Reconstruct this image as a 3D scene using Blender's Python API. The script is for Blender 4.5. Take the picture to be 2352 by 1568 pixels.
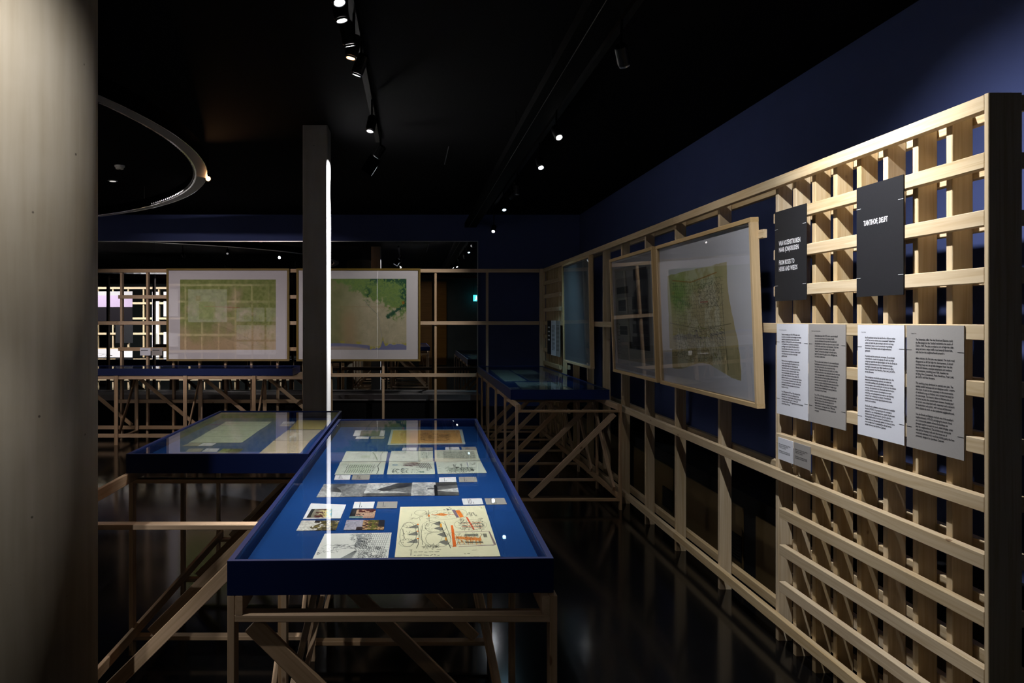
import bpy, bmesh, math, random
import numpy as np
from mathutils import Vector, Matrix

random.seed(7)
for o in list(bpy.data.objects):
    bpy.data.objects.remove(o, do_unlink=True)
sc = bpy.context.scene
col = sc.collection

# ---------------------------------------------------------------- camera, world, exposure, lamps
F, CX, CY, H = 1800.0, 948.0, 735.0, 1.48          # focal length and optical axis in photo pixels, eye height in metres
cam_d = bpy.data.cameras.new('camera')
cam_d.sensor_width = 36.0
cam_d.lens = F * 36.0 / 2352.0
cam_d.shift_x = (1176.0 - CX) / 2352.0
cam_d.shift_y = -(784.0 - CY) / 2352.0
cam_d.clip_start = 0.02
cam = bpy.data.objects.new('camera', cam_d)
col.objects.link(cam)
cam.location = (0, 0, H)
cam.rotation_euler = (math.pi / 2, 0, 0)
sc.camera = cam

w = bpy.data.worlds.new('world')
sc.world = w
w.use_nodes = True
w.node_tree.nodes['Background'].inputs[0].default_value = (0.75, 0.78, 1.0, 1)
w.node_tree.nodes['Background'].inputs[1].default_value = 0.002

sc.view_settings.view_transform = 'Standard'
sc.view_settings.look = 'None'
sc.view_settings.gamma = 1.0
sc.view_settings.use_curve_mapping = False
sc.view_settings.exposure = 0.0
sc.cycles.use_denoising = True
sc.cycles.max_bounces = 8
sc.cycles.transparent_max_bounces = 16
sc.cycles.caustics_reflective = False
sc.cycles.caustics_refractive = False
sc.cycles.sample_clamp_indirect = 4.0

NEUTRAL, WARM, COOL, PINK, AMBER, TEAL, WHITE = (1, .95, .89), (1, .80, .58), (.88, .94, 1), (1, .88, .86), (1, .50, .22), (.45, .80, 1), (.97, .98, 1)
# ceiling spotlights: position of the lens, point it is aimed at, watts of its beam, beam colour, beam angle, lens glow, label
SPOTS = [
    # row over the two glass cases, nearest first
    ((-.277, 2.96, 2.68), (0.10, 2.35, .9), 190, NEUTRAL, 66, 9, 'foremost white spotlight of the row above the glass cases, cut by the top edge'),
    ((-.284, 3.14, 2.68), (0.05, 3.15, .9), 120, NEUTRAL, 64, 9, 'second white spotlight of the row above the glass cases'),
    ((-.275, 3.43, 2.68), (0.05, 3.9, .9), 95, NEUTRAL, 64, 9, 'third white spotlight of the row, just before the orange one'),
    ((-.284, 3.59, 2.68), (-.8, 3.5, .2), 10, AMBER, 75, 6, 'orange spotlight in the row above the glass cases'),
    ((-.275, 3.84, 2.68), (-.95, 4.1, .9), 130, NEUTRAL, 56, 9, 'tilted white spotlight right behind the orange one'),
    ((-.272, 4.98, 2.68), (-.6, 4.6, .9), 6, PINK, 60, 9, 'tilted white spotlight just right of the square pillar top'),
    ((-.276, 5.81, 2.68), (-.70, 5.93, 2.05), 1800, COOL, 112, 9, 'last white spotlight of the row, glaring beside the pillar'),
    # row beside the cable tray, nearest first (the first two hang above the picture)
    ((.965, 2.72, 2.72), (1.74, 2.88, 1.75), 185, WHITE, 102, 9, 'spotlight lighting the slatted end of the timber wall from above'),
    ((1.0, 3.70, 2.68), (1.75, 4.9, 1.0), 17, NEUTRAL, 95, 9, 'spotlight aimed along the open studs of the timber wall'),
    ((.962, 5.15, 2.68), (1.25, 4.0, 1.2), 6.0, NEUTRAL, 100, 9, 'highest white spotlight right of the cable tray'),
    ((1.01, 6.17, 2.68), (1.2, 5.0, .9), 3.0, COOL, 80, 9, 'second spotlight right of the cable tray'),
    ((.997, 7.47, 2.68), (1.15, 8.3, .9), 45, TEAL, 78, 9, 'third spotlight right of the cable tray'),
    ((.997, 8.54, 2.68), (1.1, 7.6, .9), 5, TEAL, 90, 9, 'fourth spotlight right of the cable tray'),
    ((1.017, 9.90, 2.60), (.6, 8.4, .9), 2.0, COOL, 80, 9, 'farthest spotlight right of the cable tray'),
    ((1.0, 8.05, 2.74), (-.25, 9.94, 1.45), 105, NEUTRAL, 55, .4, 'spotlight between the third and fourth, aimed at the coast map'),
    # others
    ((-1.736, 6.65, 2.68), (-1.45, 5.6, 2.38), 8, AMBER, 120, 10, 'orange spotlight glowing at the right end of the ceiling ring'),
    ((-1.02, 1.42, 2.86), (-1.16, 2.02, 1.45), 62, NEUTRAL, 82, 2, 'spotlight washing the top of the round concrete column'),
    ((-.88, -.3, 2.75), (-1.26, 2.02, .85), 100, NEUTRAL, 23, .4, 'added fill spotlight behind the camera, aimed at the foot of the round column'),  # added fill lamp, lifts the lower part of the column
    ((-2.6, 6.1, 2.70), (-2.4, 9.94, 1.72), 165, PINK, 48, .4, 'spotlight aimed at the left framed map'),
    ((-3.4, 7.0, 2.70), (-3.0, 9.3, .5), 75, PINK, 75, .4, 'spotlight aimed at the timber table under the left map'),
    ((-6.8, 6.3, 2.70), (-6.8, 4.2, 1.3), 750, NEUTRAL, 95, 2, 'spotlight aimed at the poster lattice beyond the round column'),
    ((-4.4, 6.3, 2.70), (-4.3, 4.2, 1.3), 620, NEUTRAL, 90, 2, 'spotlight aimed at the sheet lattice beyond the round column'),
    ((-1.0, -1.6, 2.70), (-1.40, -1.8, 1.4), 900, COOL, 60, .4, 'spotlight aimed at the square pillar behind the camera'),
    ((.65, -2.6, 2.70), (.65, -4.2, 1.4), 6, WARM, 90, .4, 'added spotlight aimed at the brown door behind the camera'),  # added lamp, gives the door enough light to show in the mirror
    ((.15, -1.0, 2.70), (-.1, 2.2, .2), 5, WARM, 55, .4, 'added dim warm fill spotlight behind the camera, aimed at the foremost trestle'),  # added fill lamp, brightens the near trestle from the camera side
]

# ---------------------------------------------------------------- helpers
def onY(px, py, Y): return Vector(((px - CX) * Y / F, Y, H - (py - CY) * Y / F))
def onZ(px, py, z):
    Y = F * (H - z) / (py - CY)
    return Vector(((px - CX) * Y / F, Y, z))
def yX(px, X): return F * X / (px - CX)

WORLD = {}
def link(name, data, M=None, parent=None):
    o = bpy.data.objects.new(name, data)
    col.objects.link(o)
    M = M if M is not None else Matrix.Identity(4)
    if parent is not None:
        o.parent = parent
        o.matrix_parent_inverse = WORLD[parent.name].inverted()
    o.matrix_basis = M
    WORLD[o.name] = M.copy()
    return o
def tag(o, label=None, cat=None, group=None, kind=None):
    if label: o['label'] = label
    if cat: o['category'] = cat
    if group: o['group'] = group
    if kind: o['kind'] = kind
    return o
def thing(name, loc, label, cat, group=None, kind=None):
    return tag(link(name, None, Matrix.Translation(Vector(loc))), label, cat, group, kind)
def mesh_from(name, verts, faces, mat, smooth=False, uvs=None):
    me = bpy.data.meshes.new(name)
    me.from_pydata([tuple(v) for v in verts], [], faces)
    if mat is not None: me.materials.append(mat)
    if uvs is not None:
        ul = me.uv_layers.new(name='uv')
        for i, lp in enumerate(me.loops): ul.data[i].uv = uvs[lp.vertex_index]
    if smooth:
        for p in me.polygons: p.use_smooth = True
    me.update()
    return me
BOXF = [(0, 3, 2, 1), (4, 5, 6, 7), (0, 1, 5, 4), (1, 2, 6, 5), (2, 3, 7, 6), (3, 0, 4, 7)]
def box(name, a, b, mat, parent=None):
    """axis aligned box between corners a and b, origin at the centre of its base"""
    x0, x1 = sorted((a[0], b[0])); y0, y1 = sorted((a[1], b[1])); z0, z1 = sorted((a[2], b[2]))
    c = Vector(((x0 + x1) / 2, (y0 + y1) / 2, z0))
    v = [Vector(p) - c for p in [(x0, y0, z0), (x1, y0, z0), (x1, y1, z0), (x0, y1, z0), (x0, y0, z1), (x1, y0, z1), (x1, y1, z1), (x0, y1, z1)]]
    return link(name, mesh_from(name, v, BOXF, mat), Matrix.Translation(c), parent)
def hexa(name, base, top, mat, parent=None):
    """solid between two quads (4 points each, counter-clockwise seen from above)"""
    c = sum((Vector(p) for p in base), Vector()) / 4
    v = [Vector(p) - c for p in list(base) + list(top)]
    return link(name, mesh_from(name, v, BOXF, mat), Matrix.Translation(c), parent)
BARCACHE = {}
def bar_mesh(L, wd, t, mat):
    k = (round(L, 4), round(wd, 4), round(t, 4), mat.name)
    if k in BARCACHE: return BARCACHE[k]
    c = min(.0018, t * .12)
    a, b = wd / 2, t / 2
    prof = [(-a + c, -b), (a - c, -b), (a, -b + c), (a, b - c), (a - c, b), (-a + c, b), (-a, b - c), (-a, -b + c)]
    v = [(0, p, q) for p, q in prof] + [(L, p, q) for p, q in prof]
    f = [tuple(range(7, -1, -1)), tuple(range(8, 16))] + [(i, (i + 1) % 8, 8 + (i + 1) % 8, 8 + i) for i in range(8)]
    BARCACHE[k] = mesh_from('timber', v, f, mat)
    return BARCACHE[k]
def bar(name, p0, p1, wdir, wd, t, mat, parent=None):
    """chamfered timber from p0 to p1; wd measured along wdir, t across"""
    p0, p1 = Vector(p0), Vector(p1)
    x = (p1 - p0); L = x.length; x.normalize()
    y = Vector(wdir); y = (y - x * y.dot(x)).normalized()
    z = x.cross(y)
    M = Matrix(((x.x, y.x, z.x, p0.x), (x.y, y.y, z.y, p0.y), (x.z, y.z, z.z, p0.z), (0, 0, 0, 1)))
    return link(name, bar_mesh(L, wd, t, mat), M, parent)
def lathe(prof, n=24):
    v, f = [], []
    for r, z in prof:
        for i in range(n):
            a = 2 * math.pi * i / n
            v.append((r * math.cos(a), r * math.sin(a), z))
    for j in range(len(prof) - 1):
        for i in range(n):
            f.append((j * n + i, j * n + (i + 1) % n, (j + 1) * n + (i + 1) % n, (j + 1) * n + i))
    f.append(tuple(range(n - 1, -1, -1)))
    f.append(tuple((len(prof) - 1) * n + i for i in range(n)))
    return v, f
def lathe_mesh(name, prof, mat, n=24): 
    v, f = lathe(prof, n)
    return mesh_from(name, v, f, mat, smooth=False)
X_, Y_, Z_ = Vector((1, 0, 0)), Vector((0, 1, 0)), Vector((0, 0, 1))

# ---------------------------------------------------------------- materials
def new_mat(name):
    m = bpy.data.materials.new(name); m.use_nodes = True
    return m, m.node_tree.nodes, m.node_tree.links, m.node_tree.nodes['Principled BSDF']
def plain(name, c, rough=.6, spec=.3, metal=0, bump=0, scale=60, var=0.0, vscale=3):
    m, n, l, b = new_mat(name)
    b.inputs['Base Color'].default_value = (*c, 1)
    b.inputs['Roughness'].default_value = rough
    b.inputs['Specular IOR Level'].default_value = spec
    b.inputs['Metallic'].default_value = metal
    tc = n.new('ShaderNodeTexCoord')
    if var:
        ns = n.new('ShaderNodeTexNoise'); ns.inputs['Scale'].default_value = vscale; ns.inputs['Detail'].default_value = 5
        l.new(tc.outputs['Object'], ns.inputs['Vector'])
        mx = n.new('ShaderNodeMix'); mx.data_type = 'RGBA'
        mx.inputs[6].default_value = (*[k * (1 - var) for k in c], 1); mx.inputs[7].default_value = (*[min(1, k * (1 + var)) for k in c], 1)
        l.new(ns.outputs['Fac'], mx.inputs[0]); l.new(mx.outputs[2], b.inputs['Base Color'])
    if bump:
        ns2 = n.new('ShaderNodeTexNoise'); ns2.inputs['Scale'].default_value = scale
        l.new(tc.outputs['Object'], ns2.inputs['Vector'])
        bp = n.new('ShaderNodeBump'); bp.inputs['Strength'].default_value = bump; bp.inputs['Distance'].default_value = .004
        l.new(ns2.outputs['Fac'], bp.inputs['Height']); l.new(bp.outputs[0], b.inputs['Normal'])
    return m
def wood(name, c1, c2, knot=(.16, .07, .025), rough=.55):
    """softwood with the grain along local X, a few knots and a different tone for each timber"""
    m, n, l, b = new_mat(name)
    b.inputs['Roughness'].default_value = rough; b.inputs['Specular IOR Level'].default_value = .25
    tc = n.new('ShaderNodeTexCoord'); oi = n.new('ShaderNodeObjectInfo')
    off = n.new('ShaderNodeVectorMath'); off.operation = 'MULTIPLY_ADD'
    cmb = n.new('ShaderNodeCombineXYZ')
    for i in range(3): l.new(oi.outputs['Random'], cmb.inputs[i])
    off.inputs[1].default_value = (31, 17, 23)
    l.new(cmb.outputs[0], off.inputs[0]); l.new(tc.outputs['Object'], off.inputs[2])
    mp = n.new('ShaderNodeMapping'); mp.inputs['Scale'].default_value = (1.6, 42, 42)
    l.new(off.outputs[0], mp.inputs['Vector'])
    ns = n.new('ShaderNodeTexNoise'); ns.inputs['Scale'].default_value = 1.6; ns.inputs['Detail'].default_value = 5; ns.inputs['Distortion'].default_value = .8
    l.new(mp.outputs[0], ns.inputs['Vector'])
    ra = n.new('ShaderNodeValToRGB')
    ra.color_ramp.elements[0].position = .33; ra.color_ramp.elements[0].color = (*c2, 1)
    ra.color_ramp.elements[1].position = .6; ra.color_ramp.elements[1].color = (*c1, 1)
    l.new(ns.outputs['Fac'], ra.inputs[0])
    mk = n.new('ShaderNodeMapping'); mk.inputs['Scale'].default_value = (4.2, 8, 8)
    l.new(off.outputs[0], mk.inputs['Vector'])
    vo = n.new('ShaderNodeTexVoronoi'); vo.inputs['Scale'].default_value = 1.1
    l.new(mk.outputs[0], vo.inputs['Vector'])
    kr = n.new('ShaderNodeValToRGB')
    kr.color_ramp.elements[0].position = .045; kr.color_ramp.elements[0].color = (.8, .8, .8, 1)
    kr.color_ramp.elements[1].position = .075; kr.color_ramp.elements[1].color = (0, 0, 0, 1)
    l.new(vo.outputs['Distance'], kr.inputs[0])
    mx = n.new('ShaderNodeMix'); mx.data_type = 'RGBA'
    l.new(kr.outputs[0], mx.inputs[0]); l.new(ra.outputs[0], mx.inputs[6]); mx.inputs[7].default_value = (*knot, 1)
    hs = n.new('ShaderNodeHueSaturation')
    mr = n.new('ShaderNodeMapRange'); mr.inputs['To Min'].default_value = .86; mr.inputs['To Max'].default_value = 1.1
    l.new(oi.outputs['Random'], mr.inputs['Value']); l.new(mr.outputs[0], hs.inputs['Value'])
    mr2 = n.new('ShaderNodeMapRange'); mr2.inputs['To Min'].default_value = 1.12; mr2.inputs['To Max'].default_value = .88
    l.new(oi.outputs['Random'], mr2.inputs['Value']); l.new(mr2.outputs[0], hs.inputs['Saturation'])
    l.new(mx.outputs[2], hs.inputs['Color']); l.new(hs.outputs[0], b.inputs['Base Color'])
    bp = n.new('ShaderNodeBump'); bp.inputs['Strength'].default_value = .12; bp.inputs['Distance'].default_value = .002
    l.new(ns.outputs['Fac'], bp.inputs['Height']); l.new(bp.outputs[0], b.inputs['Normal'])
    return m
def glass(name, tint=(1, 1, 1), base=.045, rough=0.0):
    """clear pane: see-through, mirrors more the flatter the view"""
    m = bpy.data.materials.new(name); m.use_nodes = True
    n, l = m.node_tree.nodes, m.node_tree.links
    n.clear()
    out = n.new('ShaderNodeOutputMaterial'); mix = n.new('ShaderNodeMixShader')
    tr = n.new('ShaderNodeBsdfTransparent'); tr.inputs[0].default_value = (*tint, 1)
    gl = n.new('ShaderNodeBsdfGlossy'); gl.inputs['Roughness'].default_value = rough
    lw = n.new('ShaderNodeLayerWeight'); lw.inputs[0].default_value = .5
    pw = n.new('ShaderNodeMath'); pw.operation = 'POWER'; pw.inputs[1].default_value = 5.2
    ma = n.new('ShaderNodeMath'); ma.operation = 'MULTIPLY_ADD'; ma.inputs[1].default_value = (1 - base) * .84; ma.inputs[2].default_value = base
    l.new(lw.outputs['Facing'], pw.inputs[0]); l.new(pw.outputs[0], ma.inputs[0])
    l.new(ma.outputs[0], mix.inputs[0]); l.new(tr.outputs[0], mix.inputs[1]); l.new(gl.outputs[0], mix.inputs[2]); l.new(mix.outputs[0], out.inputs[0])
    return m
def emit(name, c, s):
    m = bpy.data.materials.new(name); m.use_nodes = True
    n, l = m.node_tree.nodes, m.node_tree.links
    n.clear()
    out = n.new('ShaderNodeOutputMaterial'); e = n.new('ShaderNodeEmission')
    e.inputs[0].default_value = (*c, 1); e.inputs[1].default_value = s
    l.new(e.outputs[0], out.inputs[0])
    return m
def concrete(name, c, streak=18):
    m, n, l, b = new_mat(name)
    b.inputs['Roughness'].default_value = .75; b.inputs['Specular IOR Level'].default_value = .2
    tc = n.new('ShaderNodeTexCoord')
    mp = n.new('ShaderNodeMapping'); mp.inputs['Scale'].default_value = (streak, streak, 1.2)
    l.new(tc.outputs['Object'], mp.inputs[0])
    n1 = n.new('ShaderNodeTexNoise'); n1.inputs['Scale'].default_value = 1.3; n1.inputs['Detail'].default_value = 6
    l.new(mp.outputs[0], n1.inputs['Vector'])
    n2 = n.new('ShaderNodeTexNoise'); n2.inputs['Scale'].default_value = 2.6; n2.inputs['Detail'].default_value = 7
    l.new(tc.outputs['Object'], n2.inputs['Vector'])
    ad = n.new('ShaderNodeMath'); ad.operation = 'ADD'
    l.new(n1.outputs['Fac'], ad.inputs[0]); l.new(n2.outputs['Fac'], ad.inputs[1])
    ra = n.new('ShaderNodeValToRGB')
    ra.color_ramp.elements[0].position = .36; ra.color_ramp.elements[0].color = (c[0] * .78, c[1] * .74, c[2] * .66, 1)
    ra.color_ramp.elements[1].position = .66; ra.color_ramp.elements[1].color = (*[k * 1.08 for k in c], 1)
    hf = n.new('ShaderNodeMath'); hf.operation = 'MULTIPLY'; hf.inputs[1].default_value = .5
    l.new(ad.outputs[0], hf.inputs[0]); l.new(hf.outputs[0], ra.inputs[0])
    vo = n.new('ShaderNodeTexVoronoi'); vo.inputs['Scale'].default_value = 13
    l.new(tc.outputs['Object'], vo.inputs['Vector'])
    kr = n.new('ShaderNodeValToRGB')
    kr.color_ramp.elements[0].position = .035; kr.color_ramp.elements[0].color = (.75, .75, .75, 1)
    kr.color_ramp.elements[1].position = .06; kr.color_ramp.elements[1].color = (0, 0, 0, 1)
    l.new(vo.outputs['Distance'], kr.inputs[0])
    mx = n.new('ShaderNodeMix'); mx.data_type = 'RGBA'; mx.inputs[7].default_value = (.05, .045, .04, 1)
    l.new(kr.outputs[0], mx.inputs[0]); l.new(ra.outputs[0], mx.inputs[6]); l.new(mx.outputs[2], b.inputs['Base Color'])
    bp = n.new('ShaderNodeBump'); bp.inputs['Strength'].default_value = .1; bp.inputs['Distance'].default_value = .003
    l.new(n2.outputs['Fac'], bp.inputs['Height']); l.new(bp.outputs[0], b.inputs['Normal'])
    return m
def printed(name, arr, rough=.75):
    """ink on paper: colour drawn by the script into a picture of its own"""
    h, wd = arr.shape[:2]
    im = bpy.data.images.new(name, wd, h)
    buf = np.ones((h, wd, 4), np.float32)
    buf[:, :, :3] = np.clip(arr[::-1], 0, 1)
    im.pixels.foreach_set(buf.ravel()); im.update()
    m, n, l, b = new_mat(name)
    t = n.new('ShaderNodeTexImage'); t.image = im; t.extension = 'EXTEND'
    l.new(t.outputs[0], b.inputs['Base Color'])
    b.inputs['Roughness'].default_value = rough; b.inputs['Specular IOR Level'].default_value = .15
    return m

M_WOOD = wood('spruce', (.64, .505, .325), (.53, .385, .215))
M_WOOD2 = wood('spruce_shaded', (.58, .41, .27), (.46, .32, .19))  # same spruce, dim light of the trestles and far wall put into its colour
M_MAPLE = wood('maple', (.60, .43, .23), (.52, .36, .18), knot=(.4, .26, .12))
M_GOLD = wood('stained_oak', (.20, .135, .035), (.15, .10, .025), knot=(.1, .06, .01))
M_BLUEWALL = plain('blue_wall_paint', (.046, .062, .160), .85, .15, bump=.08, scale=160, var=.08)
M_BLACK = plain('black_paint', (.005, .005, .0055), .85, .08, var=.3)
M_CEIL = plain('black_ceiling', (.0032, .0032, .0036), .95, .04, var=.3)
M_FLOOR = plain('black_polished_floor', (.0030, .0030, .0034), .12, .30, bump=.02, scale=14, var=.5, vscale=1.5)
M_CASE = plain('blue_lacquer', (.003, .012, .078), .45, .22, var=.06, vscale=8)
M_FELT = plain('blue_felt', (.006, .050, .22), .9, .1, bump=.1, scale=400, var=.05, vscale=20)
M_GLASS = glass('clear_glass')
M_CASEGLASS = glass('case_glass', tint=(.97, .99, .985), base=.05)
M_METAL = plain('black_metal', (.0022, .0022, .0025), .45, .12)
M_RING = plain('dark_ring_metal', (.16, .16, .17), .13, .6, metal=1.0, var=.15)
M_RINGUNDER = plain('grey_ring_underside', (.07, .068, .062), .5, .4, var=.2, vscale=6)
M_SOOT = plain('soot_black_metal', (.0004, .0004, .0004), .9, .0)
M_TRAY = plain('tray_black', (.0015, .0016, .0018), .6, .025)
M_STEEL = plain('brushed_steel', (.35, .35, .36), .35, .5, metal=.8)
M_WHITE = plain('white_plastic', (.7, .7, .68), .4, .4)
M_COLUMN = concrete('column_concrete', (.47, .43, .36))
M_PILLAR = concrete('pillar_concrete', (.31, .29, .285), 9)
M_SILL = plain('grey_sill', (.15, .14, .145), .5, .3, var=.25, vscale=4)
M_PANEL = plain('brown_panel', (.060, .038, .014), .5, .3, var=.15)
M_PAPER = plain('white_board', (.77, .78, .85), .85, .1, bump=.05, scale=700, var=.03, vscale=300)
M_GREY = plain('grey_board', (.36, .34, .325), .85, .1, bump=.05, scale=700, var=.06, vscale=300)
M_BLACKBOARD = plain('black_board', (.013, .013, .0155), .75, .2, bump=.06, scale=600, var=.2, vscale=250)
M_INK = plain('dark_ink', (.03, .03, .035), .8, .1)
M_WINK = plain('white_ink', (.85, .85, .87), .8, .1)
M_MAT = plain('grey_white_mat', (.66, .63, .66), .9, .1, bump=.04, scale=600, var=.03, vscale=200)
M_MIRROR = plain('dark_mirror_glass', (.66, .68, .70), 0.0, .5, metal=1.0)
M_DOOR = wood('brown_door', (.22, .11, .03), (.16, .08, .02))

# ---------------------------------------------------------------- setting
ZC, XR, YB = 2.92, 2.28, 10.7
YF, XL = -4.2, -10.0
ZS = .50                                                  # top of the black plinth along the walls
o = box('floor', (XL, YF, -.1), (XR, YB, 0), M_FLOOR); tag(o, 'black polished floor running through the whole gallery', 'floor', kind='structure')
o = box('ceiling', (XL, YF, ZC), (XR, YB, ZC + .1), M_CEIL); tag(o, 'black ceiling over the gallery', 'ceiling', kind='structure')
o = box('wall_right', (XR, YF, 0), (XR + .1, YB, ZC), M_BLUEWALL); tag(o, 'dark blue wall behind the slatted timber wall', 'wall', kind='structure')
o = box('wall_left', (XL - .1, YF, 0), (XL, YB, ZC), M_BLACK); tag(o, 'black wall far beyond the round column', 'wall', kind='structure')
o = box('wall_front', (XL, YF - .1, 0), (XR, YF, ZC), plain('dark_grey_wall', (.05, .06, .06), .85, .1, var=.2)); tag(o, 'black wall behind the camera', 'wall', kind='structure')
XW = (1098 - CX) * YB / F                                  # right edge of the mirror window
ZW = 2.555
wb = thing('wall_back', (0, YB + .05, 0), 'dark blue end wall with a long mirror window', 'wall', kind='structure')
box('wall_panel', (XL, YB, ZW), (XR, YB + .1, ZC), M_BLUEWALL, wb)
box('wall_panel', (XW, YB, 0), (XR, YB + .1, ZW), M_BLUEWALL, wb)
box('wall_panel', (XL, YB, 0), (XW, YB + .1, ZS), M_BLACK, wb)
win = thing('window_1', (-3, YB, ZS), 'long dark mirror window across the end wall behind the framed maps', 'window', kind='structure')
XJ = (355 - CX) * YB / F
for a, b in ((XL + .02, -6.6), (-6.597, XJ - .0015), (XJ + .0015, XW - .012)):
    box('pane', (a, YB - .012, ZS + .004), (b, YB - .002, ZW - .004), M_MIRROR, win)
box('window_frame', (XW - .012, YB - .03, ZS), (XW, YB, ZW), M_STEEL, win)
box('window_frame', (XL, YB - .016, ZW - .006), (XW, YB, ZW + .004), M_STEEL, win)
t1 = thing('trim_1', (-3, 10.5, 0), 'grey topped black sill ledge below the mirror window', 'sill', kind='structure')
box('sill_board', (XL, 10.33, ZS - .03), (XW, YB - .035, ZS), M_SILL, t1)
box('sill_board', (XL, 10.31, ZS - .075), (XW, 10.329, ZS - .002), M_SILL, t1)
box('plinth_front', (XL, 10.35, 0), (XW, 10.37, ZS - .032), M_BLACK, t1)
t2 = thing('trim_2', (2.05, 4, 0), 'black plinth with brown vent panels along the blue wall', 'plinth', kind='structure')
box('plinth_top', (1.88, YF + .02, ZS - .02), (XR - .004, YB - .01, ZS), M_BLACK, t2)
box('plinth_front', (1.885, YF + .02, 0), (1.90, YB - .01, ZS - .022), M_BLACK, t2)
for yc in (2.6, 3.78, 4.96, 6.14, 7.32, 8.5):
    pn = box('access_panel', (1.873, yc - .5, .06), (1.884, yc + .5, .41), M_PANEL, t2)
    gy = yc - .5
    box('vent_frame', (1.868, gy, .10), (1.8725, gy + .22, .245), M_BLACK, pn)
    for k in range(8):
        bar('slat', (1.868, gy + .012, .114 + k * .0165), (1.868, gy + .208, .114 + k * .0165), Vector((1, 0, -1)), .012, .003, M_METAL, pn)
d1 = thing('door_1', (.65, YF, 0), 'brown double door in the wall behind the camera', 'door', kind='structure')
box('door_leaf', (.2, YF + .005, .02), (.76, YF + .05, 2.74), M_DOOR, d1)
box('door_leaf', (.775, YF + .005, .02), (1.1, YF + .05, 2.74), M_DOOR, d1)

# round column and square pillars
ro = .33; cyc = 2.30; cxc = -.4017 * cyc - ro * 1.0777
v, f = lathe([(ro, 0), (ro, ZC)], 96)
colm = link('concrete_column', mesh_from('concrete_column', v, f, M_COLUMN, smooth=False), Matrix.Translation((cxc, cyc, 0)))
for p in colm.data.polygons: p.use_smooth = len(p.vertices) == 4
tag(colm, 'round bare concrete column standing closest to the viewer', 'column', kind='structure')
px0 = (695 - CX) * 5.786 / F; px1 = (752 - CX) * 5.786 / F
def pillar(name, x0, x1, y0, y1, label):
    c = .006
    pr = [(x0 + c, y0), (x1 - c, y0), (x1, y0 + c), (x1, y1 - c), (x1 - c, y1), (x0 + c, y1), (x0, y1 - c), (x0, y0 + c)]
    cc = Vector(((x0 + x1) / 2, (y0 + y1) / 2, 0))
    v = [Vector((a, b, 0)) - cc for a, b in pr] + [Vector((a, b, ZC)) - cc for a, b in pr]
    f = [tuple(range(7, -1, -1)), tuple(range(8, 16))] + [(i, (i + 1) % 8, 8 + (i + 1) % 8, 8 + i) for i in range(8)]
    return tag(link(name, mesh_from(name, v, f, M_PILLAR), Matrix.Translation(cc)), label, 'pillar', kind='structure')
pillar('concrete_pillar', px0, px1, 5.786, 6.03, 'slim square concrete pillar behind the glass cases, right side brightly lit')
pillar('concrete_pillar', -1.86, -1.42, -2.2, -1.50, 'square concrete pillar behind the camera, seen in the mirror window')

# ---------------------------------------------------------------- timber walls
def ZR(i): return 2.134 - .16675 * i                       # top edge of batten row i
BH, BT = .046, .029
XB0, XB1, XP0, XP1 = 1.658, 1.687, 1.689, 1.754
rw = thing('timber_lattice_wall', (1.72, 6.1, 0), 'long spruce stud wall in front of the blue wall, slatted at its near end', 'timber wall', 'spruce stud walls')
def ybatten(i, y0, y1, xc, parent=rw, mat=None):
    z = ZR(i) - BH / 2
    bar('batten', (xc, y0, z), (xc, y1, z), Z_, BH, BT, mat or M_WOOD, parent)
YE0, YE1 = 2.2563, 2.2743
eb = bar('end_board', (1.7065, (YE0 + YE1) / 2, 0), (1.7065, (YE0 + YE1) / 2, 2.135), X_, .0975, YE1 - YE0, M_WOOD, rw)
xc_f, xc_r = XB0 + BT / 2, XP1 + .002 + BT / 2
for i in (0, 4, 8, 12):
    ybatten(i, YE1 + .001, 4.99, xc_f); ybatten(i, 4.992, 7.66, xc_f); ybatten(i, 7.662, 9.955, xc_f)
for i in (0, 8, 12):
    ybatten(i, YE1 + .001, 5.6, xc_r); ybatten(i, 5.602, 9.955, xc_r)
for i in (1, 2, 3, 5, 6, 7, 9, 10, 11):
    e = 3.60 if i < 5 else 3.575 if i < 9 else 3.545
    ybatten(i, YE1 + .001, e, xc_f); ybatten(i, YE1 + .001, 3.66, xc_r)
    ybatten(i, 8.87, 9.955, xc_f); ybatten(i, 8.87, 9.955, xc_r)
ybatten(4, YE1 + .001, 3.66, xc_r); ybatten(4, 8.87, 9.955, xc_r)
posts = [2.453 + .1667 * k for k in range(8)]
posts += [yX(p, XP0) - .029 for p in (1648.8, 1549.4, 1480.6, 1426.5, 1384, 1347.7)] + [8.23]
posts += [8.90 + .1667 * k for k in range(7)]
for y in posts:
    bar('post', ((XP0 + XP1) / 2, y + .0145, 0), ((XP0 + XP1) / 2, y + .0145, 2.128), X_, XP1 - XP0, .029, M_WOOD, rw)
bar('corner_post', (1.6215 + .03, 9.975, 0), (1.6215 + .03, 9.975, 2.134), X_, .074, .034, M_WOOD, rw)

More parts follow.
